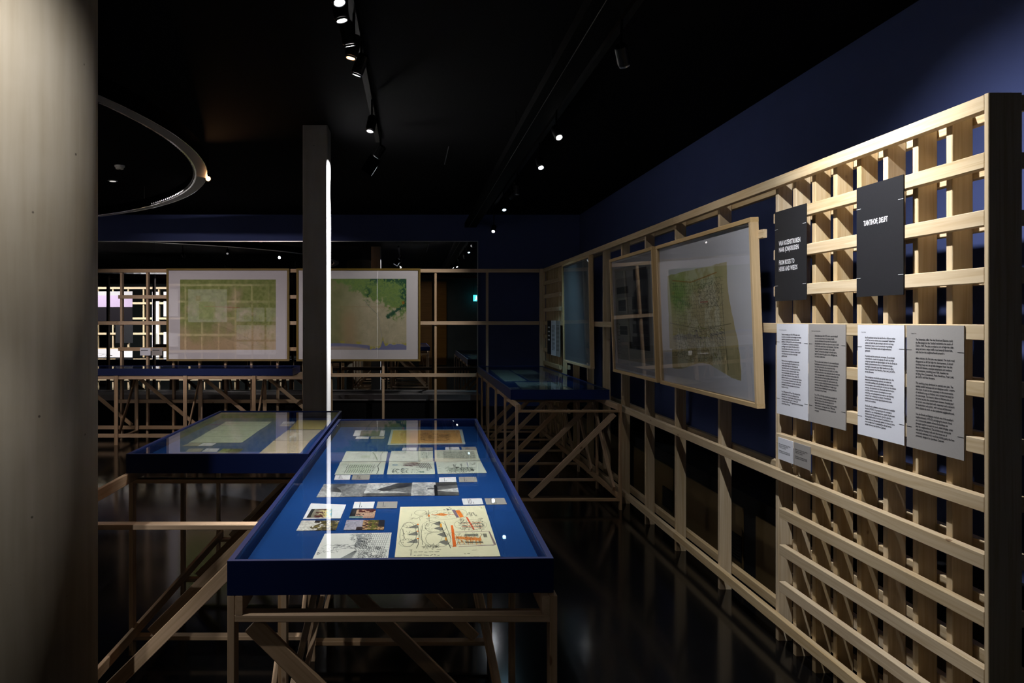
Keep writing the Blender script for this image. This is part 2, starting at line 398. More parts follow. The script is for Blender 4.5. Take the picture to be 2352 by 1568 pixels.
YB0 = 10.0
bw = thing('timber_lattice_wall', (-1.2, YB0 + .05, 0), 'spruce stud wall across the far end, two framed maps hang on it', 'timber wall', 'spruce stud walls')
def xbatten(i, x0, x1, yc=YB0 + BT / 2):
    z = ZR(i) - BH / 2
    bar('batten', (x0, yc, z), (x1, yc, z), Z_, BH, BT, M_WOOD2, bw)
for i in (0, 4, 8, 12):
    for a, b in ((-5.6, -3.76), (-3.758, -1.40), (-1.398, 1.612)): xbatten(i, a, b)
for i in (2, 6, 10): xbatten(i, -3.76, -1.40)
bposts = [-5.08, -4.41] + [-3.747 + .3333 * k for k in range(8)] + [-1.06] + [(p - CX) * YB0 / F for p in (877.4, 998, 1117.3)]
for x in bposts:
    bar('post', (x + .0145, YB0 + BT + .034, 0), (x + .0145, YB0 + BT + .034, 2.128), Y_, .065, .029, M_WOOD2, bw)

# ---------------------------------------------------------------- tables: timber trestles and blue glass cases
ZT = .8225
def trestle(label, O, A, C, pairs, c0, c1, flip, side_braces=(), rails=(), rev=False, tilt=0.0, cross_run=.66, mat=None):
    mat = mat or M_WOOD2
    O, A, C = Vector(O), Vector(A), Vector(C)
    W = lambda a, c, z: O + A * a + C * c + Z_ * z
    r = thing('timber_trestle', W(sum(pairs) / len(pairs), (c0 + c1) / 2, 0), label, 'trestle', 'timber trestles')
    T, B = .018, .045
    for i, a in enumerate(pairs):
        m = a + B / 2
        for c in (c0 + T / 2, c1 - T / 2): bar('leg', W(m, c, 0), W(m, c, ZT), A, B, T, mat, r)
        bar('crossbar', W(m, c0 + T, ZT - B - T / 2), W(m, c1 - T, ZT - B - T / 2), A, B, T, mat, r)
        bar('crossbar', W(m, c0 + T, .076), W(m, c1 - T, .076), A, B, T, mat, r)
        zt, zb = ZT - B - T - .012, .095
        if flip > 0: ca, cb = c1 - .055, c1 - .055 - cross_run
        else: ca, cb = c0 + .055, c0 + .055 + cross_run
        bar('brace', W(m, ca, zt), W(m, cb, zb), C, B, T, mat, r)
    a0, a1 = pairs[0], pairs[-1] + B
    for c in (c0 + T * 1.5 + .0005, c1 - T * 1.5 - .0005):
        bar('side_rail', W(a0, c, ZT - B / 2), W(a1, c, ZT - B / 2), Z_, B, T, mat, r)
    for s in rails:
        c = c0 + T * 1.5 + .0005 if s < 0 else c1 - T * 1.5 - .0005
        bar('bottom_rail', W(a0, c, .086 + B / 2), W(a1, c, .086 + B / 2), Z_, B, T, mat, r)
    for s in side_braces:
        c = c0 + T * 2.6 if s < 0 else c1 - T * 2.6
        for p, q in zip(pairs[:-1], pairs[1:]):
            if rev: bar('brace', W(p + .07, c - s * tilt, ZT - .075), W(q - .02, c, .15), A, B, T, mat, r)
            else: bar('brace', W(q - .01, c - s * tilt, ZT - .075), W(p + .07, c, .15), A, B, T, mat, r)
    return r
trestle('spruce trestle under the foremost blue glass case', (0, 0, 0), Y_, X_, [1.868, 2.634, 3.40, 4.167, 4.934], -.4425, .345, -1, (-1, 1), (), tilt=.11)
trestle('spruce trestle between the round column and the foremost case', (0, 0, 0), Y_, X_, [2.69, 3.458, 4.226, 4.994], -1.253, -.4455, 1, (1,), (-1,))
trestle('spruce trestle under the dim blue case beside the stud wall', (0, 0, 0), Y_, X_, [6.11, 6.88, 7.65, 8.42, 9.19, 9.85], .8045, 1.632, 1, (1,), (1,))
trestle('spruce trestle along the far end below the left framed map', (0, 9.28, 0), X_, Y_, [-5.167, -4.352, -3.537, -2.72, -1.905, -1.1], 0, .70, 1, (1,), (-1,), rev=True, cross_run=.56)

ZG = .906
def case(label, corners, top=ZG, bot=ZT + .001, floor_z=.862):
    """corners: FL, FR, BR, BL in plan"""
    cs = [Vector((p[0], p[1], 0)) for p in corners]
    ctr = sum(cs, Vector()) / 4
    r = thing('display_case', (ctr.x, ctr.y, bot), label, 'display case', 'blue glass topped display cases')
    th = .014
    def inset(d):
        out = []
        for i in range(4):
            p = cs[i]; a = (cs[(i + 1) % 4] - p).normalized(); b = (cs[i - 1] - p).normalized()
            out.append(p + a * d + b * d)
        return out
    ins = inset(th)
    for i in range(4):
        j = (i + 1) % 4
        q = [cs[i], cs[j], ins[j], ins[i]]
        hexa('side_panel', [p + Z_ * bot for p in q], [p + Z_ * top for p in q], M_CASE, r)
    i2 = inset(th + .0006)
    hexa('base_panel', [p + Z_ * bot for p in i2], [p + Z_ * floor_z for p in i2], M_FELT, r)
    hexa('glass_top', [p + Z_ * (top - .012) for p in i2], [p + Z_ * (top - .004) for p in i2], M_CASEGLASS, r)
    return r
NFL, NFR, NBR, NBL = onZ(521.7, 1288, ZG), onZ(1271.7, 1281.7, ZG), onZ(1095, 961, ZG), onZ(778, 962, ZG)
case('blue glass case with the orange sketch, closest to the viewer', [NFL, NFR, NBR, NBL])
case('blue glass case left of the foremost one, pale plan sheets inside', [(-1.229, 3.36), (-.4475, 3.36), (-.4475, 4.96), (-1.222, 4.96)])
case('dim blue glass case beside the stud wall, on the long trestle', [(.808, 6.467), (1.624, 6.467), (1.624, 9.84), (.808, 9.84)])
case('long blue glass case at the far end below the left framed map', [(-5.2, 9.285), (-1.423, 9.285), (-1.423, 9.92), (-5.2, 9.92)])

# ---------------------------------------------------------------- drawing into print pictures
rng = np.random.default_rng(5)
def fbm(h, wd, base=4, octs=5, seed=0):
    r = np.random.default_rng(seed)
    out = np.zeros((h, wd)); amp = 1; tot = 0
    for o_ in range(octs):
        n_ = base * 2 ** o_
        g = r.random((n_ + 2, int(n_ * wd / h) + 3))
        yy = np.linspace(0, n_, h); xx = np.linspace(0, n_ * wd / h, wd)
        y0 = yy.astype(int); x0 = xx.astype(int)
        fy = (yy - y0)[:, None]; fx = (xx - x0)[None, :]
        fy = fy * fy * (3 - 2 * fy); fx = fx * fx * (3 - 2 * fx)
        a = g[y0][:, x0]; b = g[y0][:, x0 + 1]; c = g[y0 + 1][:, x0]; d = g[y0 + 1][:, x0 + 1]
        out += amp * ((a * (1 - fx) + b * fx) * (1 - fy) + (c * (1 - fx) + d * fx) * fy); tot += amp; amp *= .55
    return out / tot
class Cv:
    def __init__(s, wd, h, c, grain=.02, seed=1):
        s.w, s.h = wd, h
        s.a = np.ones((h, wd, 3)) * np.array(c)
        s.a += (np.random.default_rng(seed).random((h, wd, 1)) - .5) * grain
        s.a *= (.97 + .06 * fbm(h, wd, 3, 3, seed))[..., None]
        s.r = random.Random(seed)
    def line(s, pts, wd=1.2, c=(.1, .1, .1), al=.9):
        for (x0, y0), (x1, y1) in zip(pts[:-1], pts[1:]):
            x0_, y0_, x1_, y1_ = x0 * s.w, y0 * s.h, x1 * s.w, y1 * s.h
            m = wd + 2
            ax, bx = int(max(0, min(x0_, x1_) - m)), int(min(s.w, max(x0_, x1_) + m + 1))
            ay, by = int(max(0, min(y0_, y1_) - m)), int(min(s.h, max(y0_, y1_) + m + 1))
            if ax >= bx or ay >= by: continue
            yy, xx = np.mgrid[ay:by, ax:bx]
            dx, dy = x1_ - x0_, y1_ - y0_
            L = dx * dx + dy * dy + 1e-9
            t = np.clip(((xx - x0_) * dx + (yy - y0_) * dy) / L, 0, 1)
            d = np.hypot(xx - x0_ - t * dx, yy - y0_ - t * dy)
            k = (np.clip(wd / 2 + .5 - d, 0, 1) * al)[..., None]
            s.a[ay:by, ax:bx] = s.a[ay:by, ax:bx] * (1 - k) + np.array(c) * k
    def rect(s, x0, y0, x1, y1, c, al=1.0, rough=0.0):
        ax, bx, ay, by = int(x0 * s.w), int(x1 * s.w), int(y0 * s.h), int(y1 * s.h)
        if bx <= ax or by <= ay: return
        k = np.full((by - ay, bx - ax, 1), al)
        if rough: k = k * (1 - rough * np.random.default_rng(s.r.randrange(9999)).random(k.shape))
        s.a[ay:by, ax:bx] = s.a[ay:by, ax:bx] * (1 - k) + np.array(c) * k
    def poly(s, pts, c, al=1.0, rough=0.0):
        yy, xx = np.mgrid[0:s.h, 0:s.w]; xx = (xx + .5) / s.w; yy = (yy + .5) / s.h
        ins = np.zeros((s.h, s.w), bool)
        for (x0, y0), (x1, y1) in zip(pts, pts[1:] + pts[:1]):
            cnd = (y0 > yy) != (y1 > yy)
            ins ^= cnd & (xx < (x1 - x0) * (yy - y0) / (y1 - y0 + 1e-12) + x0)
        k = ins[..., None] * al
        if rough: k = k * (1 - rough * np.random.default_rng(s.r.randrange(9999)).random((s.h, s.w, 1)))
        s.a = s.a * (1 - k) + np.array(c) * k
    def scrib(s, x0, y0, x1, y1, n, ln=.04, wd=1.1, c=(.12, .12, .12), al=.8, ang=None):
        for _ in range(n):
            x = s.r.uniform(x0, x1); y = s.r.uniform(y0, y1)
            a = s.r.uniform(0, 6.28) if ang is None else ang + s.r.uniform(-.25, .25)
            l_ = ln * s.r.uniform(.4, 1)
            s.line([(x, y), (x + math.cos(a) * l_, y + math.sin(a) * l_ * s.w / s.h)], wd, c, al)
    def ring(s, cx, cy, rx, ry, wd=1.1, c=(.15, .15, .15), al=.8, j=.03, a0=0, a1=6.3):
        n = 26
        pts = []
        for i in range(n + 1):
            a = a0 + (a1 - a0) * i / n
            k = 1 + s.r.uniform(-j, j)
            pts.append((cx + rx * k * math.cos(a), cy + ry * k * math.sin(a)))
        s.line(pts, wd, c, al)
    def words(s, x0, y0, x1, n, pitch, wd=1.3, c=(.12, .12, .12), al=.8):
        for i in range(n):
            x = x0
            while x < x1:
                l_ = s.r.uniform(.015, .05)
                y = y0 + i * pitch
                s.line([(x, y + s.r.uniform(-.006, .006)), (min(x + l_, x1), y + s.r.uniform(-.006, .006))], wd, c, al)
                x += l_ + .016
def lerp(a, b, k): return np.array(a) * (1 - k[..., None]) + np.array(b) * k[..., None]
def sstep(a, b, x): 
    t = np.clip((x - a) / (b - a), 0, 1)
    return t * t * (3 - 2 * t)

def img_yellow():
    c = Cv(390, 315, (.93, .91, .79), .03, 3)
    O, R, K, P = (.93, .47, .12), (.86, .25, .10), (.10, .10, .11), (.38, .30, .45)
    for k in range(9): c.line([(.02, .06 + k * .11), (.98, .055 + k * .11)], 1, (.80, .78, .66), .35)
    c.line([(.33, .09), (.335, .36)], 1.3, K); c.rect(.325, .20, .345, .25, O, .9)
    c.ring(.24, .15, .07, .06); c.scrib(.10, .20, .32, .30, 14, .05, 1); c.scrib(.28, .14, .33, .2, 8, .03)
    c.line([(.36, .20), (.63, .205)], 2, R); c.poly([(.40, .20), (.48, .165), (.53, .19), (.55, .21), (.50, .235), (.44, .22)], O, .9, .3)
    c.ring(.52, .2, .2, .11, 1, K, .5); c.scrib(.37, .14, .60, .27, 40, .04, 1, K, .6); c.scrib(.52, .04, .60, .09, 10, .03, 2.2, K, .9)
    c.poly([(.60, .09), (.64, .09), (.67, .27), (.64, .28)], P, .9, .3); c.poly([(.64, .11), (.69, .10), (.725, .26), (.68, .28)], O, 1, .15)
    c.ring(.70, .18, .07, .10, 1, K, .6)
    c.scrib(.77, .17, .87, .24, 26, .03, 1.4, K, .85); c.scrib(.88, .30, .93, .32, 8, .02, 1.4)
    c.poly([(.745, .27), (.765, .27), (.815, .53), (.80, .54)], R, .95, .15)
    c.ring(.78, .43, .18, .11, 1, K, .55); c.scrib(.66, .30, .72, .52, 45, .03, 1.2, K, .7); c.scrib(.85, .36, .92, .52, 45, .03, 1.2, K, .7)
    for k in range(5):
        c.line([(.69, .38 + k * .028), (.78, .385 + k * .028)], 2.0, R if k % 2 else K, .8); c.line([(.80, .38 + k * .028), (.90, .385 + k * .028)], 2.0, K if k % 2 else R, .8)
    c.scrib(.70, .36, .92, .54, 60, .03, 1.4, K, .75)
    # two clusters of shaded fans
    c.ring(.11, .60, .085, .235, 1.2, K, .75); c.ring(.12, .42, .07, .06, 1, K, .6); c.ring(.10, .76, .075, .07, 1, K, .5)
    for yy in (.46, .60, .74):
        c.poly([(.10, yy + .02), (.20, yy - .05), (.215, yy + .02), (.20, yy + .035)], (.22, .23, .26), .85, .5)
        c.scrib(.05, yy - .05, .16, yy + .02, 10, .03, 1)
        c.rect(.205, yy - .06, .222, yy - .035, O, .95)
    c.line([(.21, .42), (.215, .52), (.225, .64), (.215, .80), (.20, .86)], 2.0, K, .9); c.line([(.26, .44), (.245, .60), (.26, .80)], 1.6, K, .8); c.line([(.05, .5), (.075, .68)], 2, K, .8)
    c.ring(.40, .47, .115, .11, 1.1, K, .7); c.ring(.42, .70, .13, .14, 1.1, K, .7); c.ring(.35, .58, .12, .25, 1, K, .5)
    for yy, sx in ((.40, 0), (.50, .01), (.62, .04), (.76, .05)):
        c.poly([(.37 + sx, yy), (.45 + sx, yy - .05), (.47 + sx, yy + .04), (.44 + sx, yy + .05)], (.20, .21, .24), .85, .5)
    c.line([(.435, .36), (.46, .44), (.49, .62), (.535, .86)], 2.4, K, .9); c.line([(.50, .36), (.52, .50), (.55, .70)], 1.6, K, .8)
    c.rect(.45, .405, .47, .48, (.93, .62, .15), .95); c.rect(.492, .675, .508, .735, (.93, .62, .15), .95)
    c.scrib(.28, .36, .36, .60, 40, .03, 1, K, .5); c.scrib(.27, .80, .42, .86, 50, .03, 1.2, K, .7)
    # orange bar and long spine
    c.poly([(.565, .44), (.59, .44), (.595, .84), (.56, .845)], (.92, .40, .10), 1, .12)
    c.poly([(.60, .655), (.86, .69), (.855, .74), (.70, .72), (.60, .70)], O, .95, .35); c.scrib(.60, .63, .86, .76, 60, .05, 1.6, (.85, .45, .1), .8, 1.57)
    c.rect(.70, .615, .84, .66, (.28, .30, .30), .85, .5); c.rect(.69, .755, .87, .785, (.28, .30, .30), .85, .5); c.rect(.89, .61, .93, .68, (.15, .15, .15), .8, .6)
    c.scrib(.60, .60, .88, .78, 80, .03, 1.1, K, .6)
    c.line([(.60, .575), (.96, .565), (.985, .81), (.62, .84)], 2.6, (.50, .42, .45), .8); c.poly([(.955, .57), (.97, .57), (.995, .81), (.97, .81)], (.42, .33, .38), .8, .3)
    c.line([(.60, .80), (.97, .82)], 2, (.5, .42, .5), .7); c.ring(.56, .71, .06, .12, 1.1, K, .7)
    c.words(.18, .92, .42, 2, .05, 2.2); c.words(.66, .95, .72, 1, .05, 2.2); c.rect(.15, .89, .155, .98, K, .9)
    c.words(.13, .885, .16, 1, .04, 1.4); c.words(.40, .885, .44, 1, .04, 1.4); c.words(.74, .895, .80, 1, .04, 1.4)
    c.scrib(.93, .02, .99, .07, 8, .03, 1.3, (.55, .5, .2), .6)
    return c.a
def img_ink():
    c = Cv(330, 236, (.90, .90, .89), .02, 9)
    K = (.16, .17, .19)
    c.scrib(.42, .02, .72, .36, 150, .05, 1.2, K, .7); c.scrib(.50, .20, .66, .60, 190, .05, 1.3, K, .8, .8)
    c.poly([(.48, .06), (.56, .02), (.60, .30), (.56, .55), (.50, .50), (.52, .3)], (.35, .37, .40), .6, .6)
    for k in range(12):
        x = .64 + k * .03
        c.line([(x, .03), (x - .02 - k * .004, .58 + k * .02)], 1.3, K, .8)
    for k in range(9): c.line([(.60, .10 + k * .07), (.99, .04 + k * .085)], 1.1, K, .6)
    c.scrib(.62, .05, .80, .60, 120, .03, 1, K, .5, 1.3)
    for _ in range(38):
        c.ring(c.r.uniform(.68, .96), c.r.uniform(.55, .95), c.r.uniform(.015, .035), c.r.uniform(.02, .05), 1.2, K, .75, .15)
    c.scrib(.58, .66, .70, .98, 120, .04, 1.2, K, .7)
    c.poly([(.33, .98), (.52, .68), (.56, .66), (.50, .98)], (.30, .32, .34), .55, .5)
    for k in range(10): c.line([(.34 + k * .02, .98), (.53 + k * .003, .67)], 1.1, K, .7)
    for k in range(8): c.line([(.55, .66 + k * .04), (.68, .70 + k * .04)], 1, K, .6)
    pts = [(.06, .50), (.12, .44), (.20, .48), (.24, .42), (.32, .50), (.38, .44), (.44, .50), (.50, .46), (.52, .55), (.44, .58), (.34, .60), (.22, .66), (.10, .72)]
    c.line(pts, 1.3, K, .8); c.scrib(.20, .44, .54, .60, 46, .05, 1.6, K, .8, .1); c.scrib(.03, .55, .30, .74, 22, .05, 1.2, K, .7); c.scrib(.02, .72, .07, .78, 14, .02, 2, K, .8)
    return c.a
def img_sketch(seed):
    c = Cv(220, 147, (.80, .83, .80), .02, 20 + seed)
    K, G = (.14, .15, .16), (.38, .47, .33)
    r = c.r
    if seed == 0:
        c.words(.02, .08, .12, 9, .09, 1.2)
        for k in range(6): c.line([(.25, .2 + k * .1), (.5, .25 + k * .09), (.78, .18 + k * .11)], 1.3, (.3, .34, .33), .7)
        for k in range(5): c.line([(.3 + k * .1, .12), (.26 + k * .11, .85)], 1.1, (.3, .34, .33), .6)
        c.line([(.64, .1), (.72, .4), (.80, .9)], 6, G, .8); c.line([(.88, .05), (.85, .4), (.88, .9)], 2.2, K, .9); c.rect(.40, .40, .62, .66, (.6, .68, .55), .5)
    elif seed == 1:
        c.scrib(.05, .08, .55, .35, 50, .05, 1.2, (.3, .3, .32), .7, .3); c.scrib(.15, .35, .6, .9, 70, .04, 1, (.3, .3, .32), .6); c.scrib(.75, .1, .9, .85, 40, .06, 1.2, K, .7, 1.5)
        c.rect(.3, .58, .34, .64, (.4, .55, .68), .8); c.words(.66, .9, .74, 2, .04, 2)
    elif seed == 2:
        c.a *= np.array((.97, .955, .93)); c.rect(.20, .14, .92, .82, (.55, .57, .53), .45, .6)
        for k in range(15): c.line([(.2, .14 + k * .048), (.93, .13 + k * .049)], 1.1, K, .55)
        c.scrib(.2, .14, .92, .84, 260, .05, 1.1, K, .6); c.words(.04, .35, .1, 4, .07, 1.6)
    elif seed == 3:
        c.words(.06, .10, .2, 3, .07, 1.6); c.line([(.88, .05), (.84, .35), (.88, .65), (.86, .95)], 3, K, .9)
        for q in (.40, .75): c.line([(.12, q), (.82, q - .02)], 1.5, K, .8)
        for k in range(13):
            x = .2 + k * .047
            for q in (.40, .75): c.line([(x, q - .16), (x - .02, q + .12)], 2, K, .85)
        for k in range(18): c.scrib(.16, .22, .78, .92, 1, .08, 2, K, .8, 0)
        c.rect(.24, .2, .7, .9, (.62, .72, .58), .25)
    elif seed == 4:
        c.scrib(.3, .06, .62, .38, 60, .1, 2.2, (.32, .20, .24), .8, .15)
        for k in range(4): c.line([(.32, .1 + k * .08), (.64, .08 + k * .07)], 3, (.30, .18, .22), .85)
        for k in range(7): c.line([(.62 + k * .04, .1), (.70 + k * .04, .55)], 2.6, (.24, .2, .24), .85); c.line([(.60, .12 + k * .06), (.92, .18 + k * .06)], 2.4, (.24, .2, .24), .8)
        c.rect(.09, .24, .20, .32, (.28, .45, .66), .75, .3); c.line([(.28, .58), (.42, .58)], 3, (.3, .48, .66), .8)
        for x in (.08, .28): c.scrib(x, .55, x + .14, .92, 34, .06, 2, K, .85)
        c.scrib(.5, .60, .7, .9, 24, .03, 1.5, K, .8); c.rect(.68, .80, .78, .90, (.3, .42, .40), .8, .3); c.scrib(.82, .5, .95, .7, 16, .04, 2, K, .8, 1.4)
    else:
        c.words(.22, .07, .5, 1, .05, 2); c.line([(.68, .08), (.67, .5)], 2.2, (.3, .3, .6), .8); c.words(.03, .4, .08, 3, .2, 2); c.scrib(.75, .15, .85, .35, 12, .04, 2)
        c.rect(.24, .55, .76, .86, (.45, .50, .45), .55, .6); c.scrib(.2, .48, .78, .92, 150, .06, 1.6, K, .8); c.scrib(.36, .2, .42, .5, 10, .06, 2, K, .8, 1.57); c.scrib(.52, .2, .56, .5, 8, .06, 2, K, .8, 1.57)
        c.rect(.40, .48, .48, .56, (.05, .05, .05), .9); c.rect(.70, .66, .76, .80, (.06, .06, .06), .8, .3)
    return c.a
def img_road(seed):
    h, wd = 150, 260
    n = fbm(h, wd, 3, 6, 40 + seed)
    yy, xx = np.mgrid[0:h, 0:wd]; xx = xx / wd; yy = yy / h
    a = .55 + .5 * (n - .5)
    if seed == 0:
        k = sstep(.0, .12, n - .36) * sstep(.12, .30, xx) * (1 - sstep(.62, .80, xx + .25 * yy)); a = a * (1 - .75 * k) + .14 * k; a = np.where(yy > .62 + .4 * (xx - .3), np.where(xx < .5, .62, a), a)
    elif seed == 1:
        k = (xx > .25 + .9 * abs(yy - .5)) & (yy < .62); a = np.where(k, .22 + .3 * (n - .4), a + .12); a = np.where((yy > .78), .25 + .2 * n, a); a = np.where((xx > .56) & (abs(yy - .55) < .55 * (xx - .5)), .45 + .25 * (n - .5), a)
    else:
        a = a + .1; k = xx > .52; a = np.where(k, .33 + .3 * (n - .4), a); a = np.where(k & (abs(yy - .62) < .34 * (xx - .5)), .74, a); a = np.where((abs(xx - .52) < .035) & (yy > .2), .07, a); a = np.where((abs(yy - .5) < .03) & (xx > .34) & (xx < .54), .12, a); a = np.where(k & (yy < .35 - .3 * (xx - .5)), .26, a)
    a = a * (.70 + .60 * fbm(h, wd, 14, 4, 320 + seed))
    a = np.clip((a - .45) * 1.25 + .45, .04, .86)
    return np.stack([a, a, a * 1.02], -1)
def img_photo(seed):
    h, wd = 150, 230
    n = fbm(h, wd, 7, 6, 60 + seed); n2 = fbm(h, wd, 11, 5, 80 + seed)
    yy, xx = np.mgrid[0:h, 0:wd]; xx = xx / wd; yy = yy / h
    if seed == 0:
        a = lerp((.52, .50, .44), (.80, .74, .52), sstep(.3, .7, xx)); a = lerp(a, np.array((.30, .11, .11)), ((n > .47) & (xx > .3) & (xx < .72)).astype(float)); a = lerp(a, np.array((.35, .62, .72)), ((n2 > .5) & (xx > .78)).astype(float)); a = lerp(a, np.array((.09, .10, .09)), 1 - sstep(.14, .18, xx))
    elif seed == 1:
        a = lerp((.80, .68, .56), (.70, .55, .50), yy); a = lerp(a, np.array((.32, .09, .09)), ((yy < .38) & (xx > .2) & (n > .40)).astype(float)); a = lerp(a, np.array((.07, .06, .08)), ((xx < .22) | ((yy > .55) & (xx < .55) & (n > .46))).astype(float)); a = lerp(a, np.array((.5, .62, .62)), ((yy > .82) & (xx < .55)).astype(float))
    elif seed == 2:
        a = lerp((.80, .78, .76), (.86, .85, .84), yy); k = ((xx > .42 + .12 * np.sin(yy * 7)) & (n > .36)).astype(float); a = lerp(a, lerp((.20, .17, .10), (.50, .45, .24), sstep(.35, .65, n2)), k); a = lerp(a, np.array((.16, .13, .12)), ((xx > .36) & (xx < .5) & (yy < .24)).astype(float))
    else:
        a = lerp((.62, .60, .68), (.66, .64, .70), yy); k = (xx > .44).astype(float); a = lerp(a, lerp((.28, .14, .10), (.76, .62, .46), sstep(.4, .6, n)), k); a = lerp(a, lerp((.20, .22, .06), (.42, .42, .12), sstep(.4, .6, n2)), ((xx > .58) & (xx < .84) & (n2 > .40)).astype(float)); a = lerp(a, np.array((.10, .09, .12)), ((xx > .84) & (yy < .7)).astype(float)); a = lerp(a, np.array((.16, .08, .07)), ((yy > .70) & (xx > .30) & (xx < .46)).astype(float))
    a = a * (.72 + .56 * fbm(h, wd, 16, 3, 300 + seed))[..., None]
    return np.clip(a, 0, 1)
def img_orange():
    c = Cv(360, 160, (.86, .66, .42), .03, 31)
    c.rect(0, 0, .26, 1, (.84, .74, .44), .7); c.scrib(.38, .18, .82, .85, 260, .05, 1.3, (.20, .14, .10), .65, .1); c.scrib(.4, .3, .8, .7, 40, .08, 2, (.16, .1, .08), .7, .2)
    return c.a
def img_plan(seed):
    c = Cv(380, 130, (.76, .80, .74), .02, 70 + seed)
    c.scrib(.03, .1, .97, .9, 90, .04, 1, (.45, .50, .42), .5); c.scrib(.1, .2, .9, .8, 26, .05, 1.5, (.25, .28, .24), .6, .5)
    for _ in range(6): c.line([(c.r.random(), c.r.random()), (c.r.random(), c.r.random())], 1, (.5, .56, .48), .5)
    return c.a
def img_brownplan(seed):
    c = Cv(300, 160, ((.70, .64, .42), (.74, .70, .64), (.76, .70, .62))[seed], .03, 90 + seed)
    c.scrib(.05, .1, .95, .9, 120, .06, 1.1, (.42, .36, .28), .5, .2)
    c.scrib(.4, .3, .9, .8, 60, .05, 1.3, (.35, .33, .32), .5)
    if seed == 1: c.rect(.30, .30, .50, .75, (.84, .82, .78))
    return c.a
def img_map_left():
    h, wd = 330, 440
    n = fbm(h, wd, 5, 6, 101); n2 = fbm(h, wd, 12, 5, 102); n3 = fbm(h, wd, 24, 3, 103)
    yy, xx = np.mgrid[0:h, 0:wd]; xx = xx / wd; yy = yy / h
    a = lerp((.66, .60, .46), (.76, .70, .57), n2)
    g = sstep(.40, .72, n * .75 + .36 * (1 - yy) + .12 * n3)
    a = lerp(a, lerp((.42, .50, .24), (.62, .66, .40), n3), np.clip(g, 0, 1) * .85)
    a = lerp(a, np.array((.76, .64, .50)), sstep(.55, 1.0, yy) * .7)
    c = Cv(wd, h, (1, 1, 1)); c.a = a
    c.scrib(.02, .02, .98, .98, 420, .03, 1, (.40, .38, .28), .35)
    for k in range(16): c.line([(.05 + .03 * k, .55 + .02 * k), (.30 + .03 * k, .60 + .024 * k), (.5 + .03 * k, .70 + .018 * k)], 1, (.44, .40, .30), .4)
    c.line([(.25, .38), (.62, .40)], 1.4, (.7, .25, .2), .6)
    return c.a
def img_map_right():
    h, wd = 330, 440
    n = fbm(h, wd, 5, 6, 111); n2 = fbm(h, wd, 16, 4, 112); n3 = fbm(h, wd, 9, 6, 114); n4 = fbm(h, wd, 26, 3, 115)
    yy, xx = np.mgrid[0:h, 0:wd]; xx = xx / wd; yy = yy / h
    a = lerp((.68, .65, .54), (.79, .75, .64), n2)
    left = 1 - sstep(.26, .62, xx + .10 * (n - .5))
    a = lerp(a, lerp((.42, .45, .30), (.56, .56, .40), n3), left * .95)
    a = lerp(a, np.array((.66, .54, .40)), np.exp(-((xx - .40) / .09) ** 2) * sstep(.3, .6, yy) * .6)
    n5 = fbm(h, wd, 40, 3, 117)
    reach = 1.15 * np.clip(xx - .66, -.5, .2) - 1.5 * np.clip(yy - .30, -.12, .7) + .25 * np.exp(-(yy / .10) ** 2)
    gr = sstep(-.02, .16, .55 * n3 + .25 * n4 + .20 * n5 - .42 + reach)
    a = lerp(a, lerp((.34, .48, .22), (.58, .68, .38), .5 * n4 + .5 * n5), gr * .9)
    edge = np.exp(-((xx - (.97 - 1.1 * np.clip(yy - .38, 0, .15))) / .035) ** 2) * (yy < .56) + .9 * np.exp(-(yy / .06) ** 2) * (xx > .62) + .8 * np.exp(-(((xx - .60) / .03) ** 2 + ((yy - .2) / .10) ** 2))
    dk = sstep(.50, .60, n5 * .6 + n4 * .4 + .13 * edge) * np.clip(edge + .25 * gr, 0, 1)
    a = lerp(a, np.array((.14, .30, .24)), np.clip(dk, 0, 1) * .85)
    sea = .905 + .30 * (xx - .30) ** 2 + .02 * (n - .5)
    sea = np.where(xx > .62, .975 - .11 * np.exp(-((xx - .752) / .016) ** 2) - .05 * sstep(.70, .80, xx) + .10 * (n3 - .5), sea)
    s_ = sstep(0, .008, yy - sea)
    a = lerp(a, np.array((.46, .48, .66)), s_ * .9)
    a = lerp(a, np.array((.72, .66, .62)), sstep(.03, .06, yy - sea) * (xx < .60) * .9)
    yel = (1 - s_) * np.exp(-((yy - sea + .014) / .016) ** 2) * sstep(.46, .60, n3)
    a = lerp(a, np.array((.66, .64, .20)), np.clip(yel, 0, 1) * .8)
    c = Cv(wd, h, (1, 1, 1)); c.a = a
    c.scrib(.45, .35, .98, .9, 130, .03, 1, (.52, .52, .44), .35)
    c.line([(.25, .39), (.97, .40)], 1.3, (.60, .46, .32), .7)
    c.line([(.57, .31), (.60, .37), (.62, .40), (.66, .45), (.69, .49)], 3, (.46, .50, .48), .5)
    c.line([(.69, .49), (.71, .56), (.72, .66), (.74, .78), (.752, .88)], 1.6, (.56, .58, .62), .55)
    for k in range(14): c.line([(c.r.uniform(.6, .95), c.r.uniform(.5, .85)), (c.r.uniform(.6, .95), c.r.uniform(.5, .85))], 1, (.62, .62, .54), .35)
    c.rect(.955, .32, .98, .36, (.60, .42, .16), .9)
    return c.a
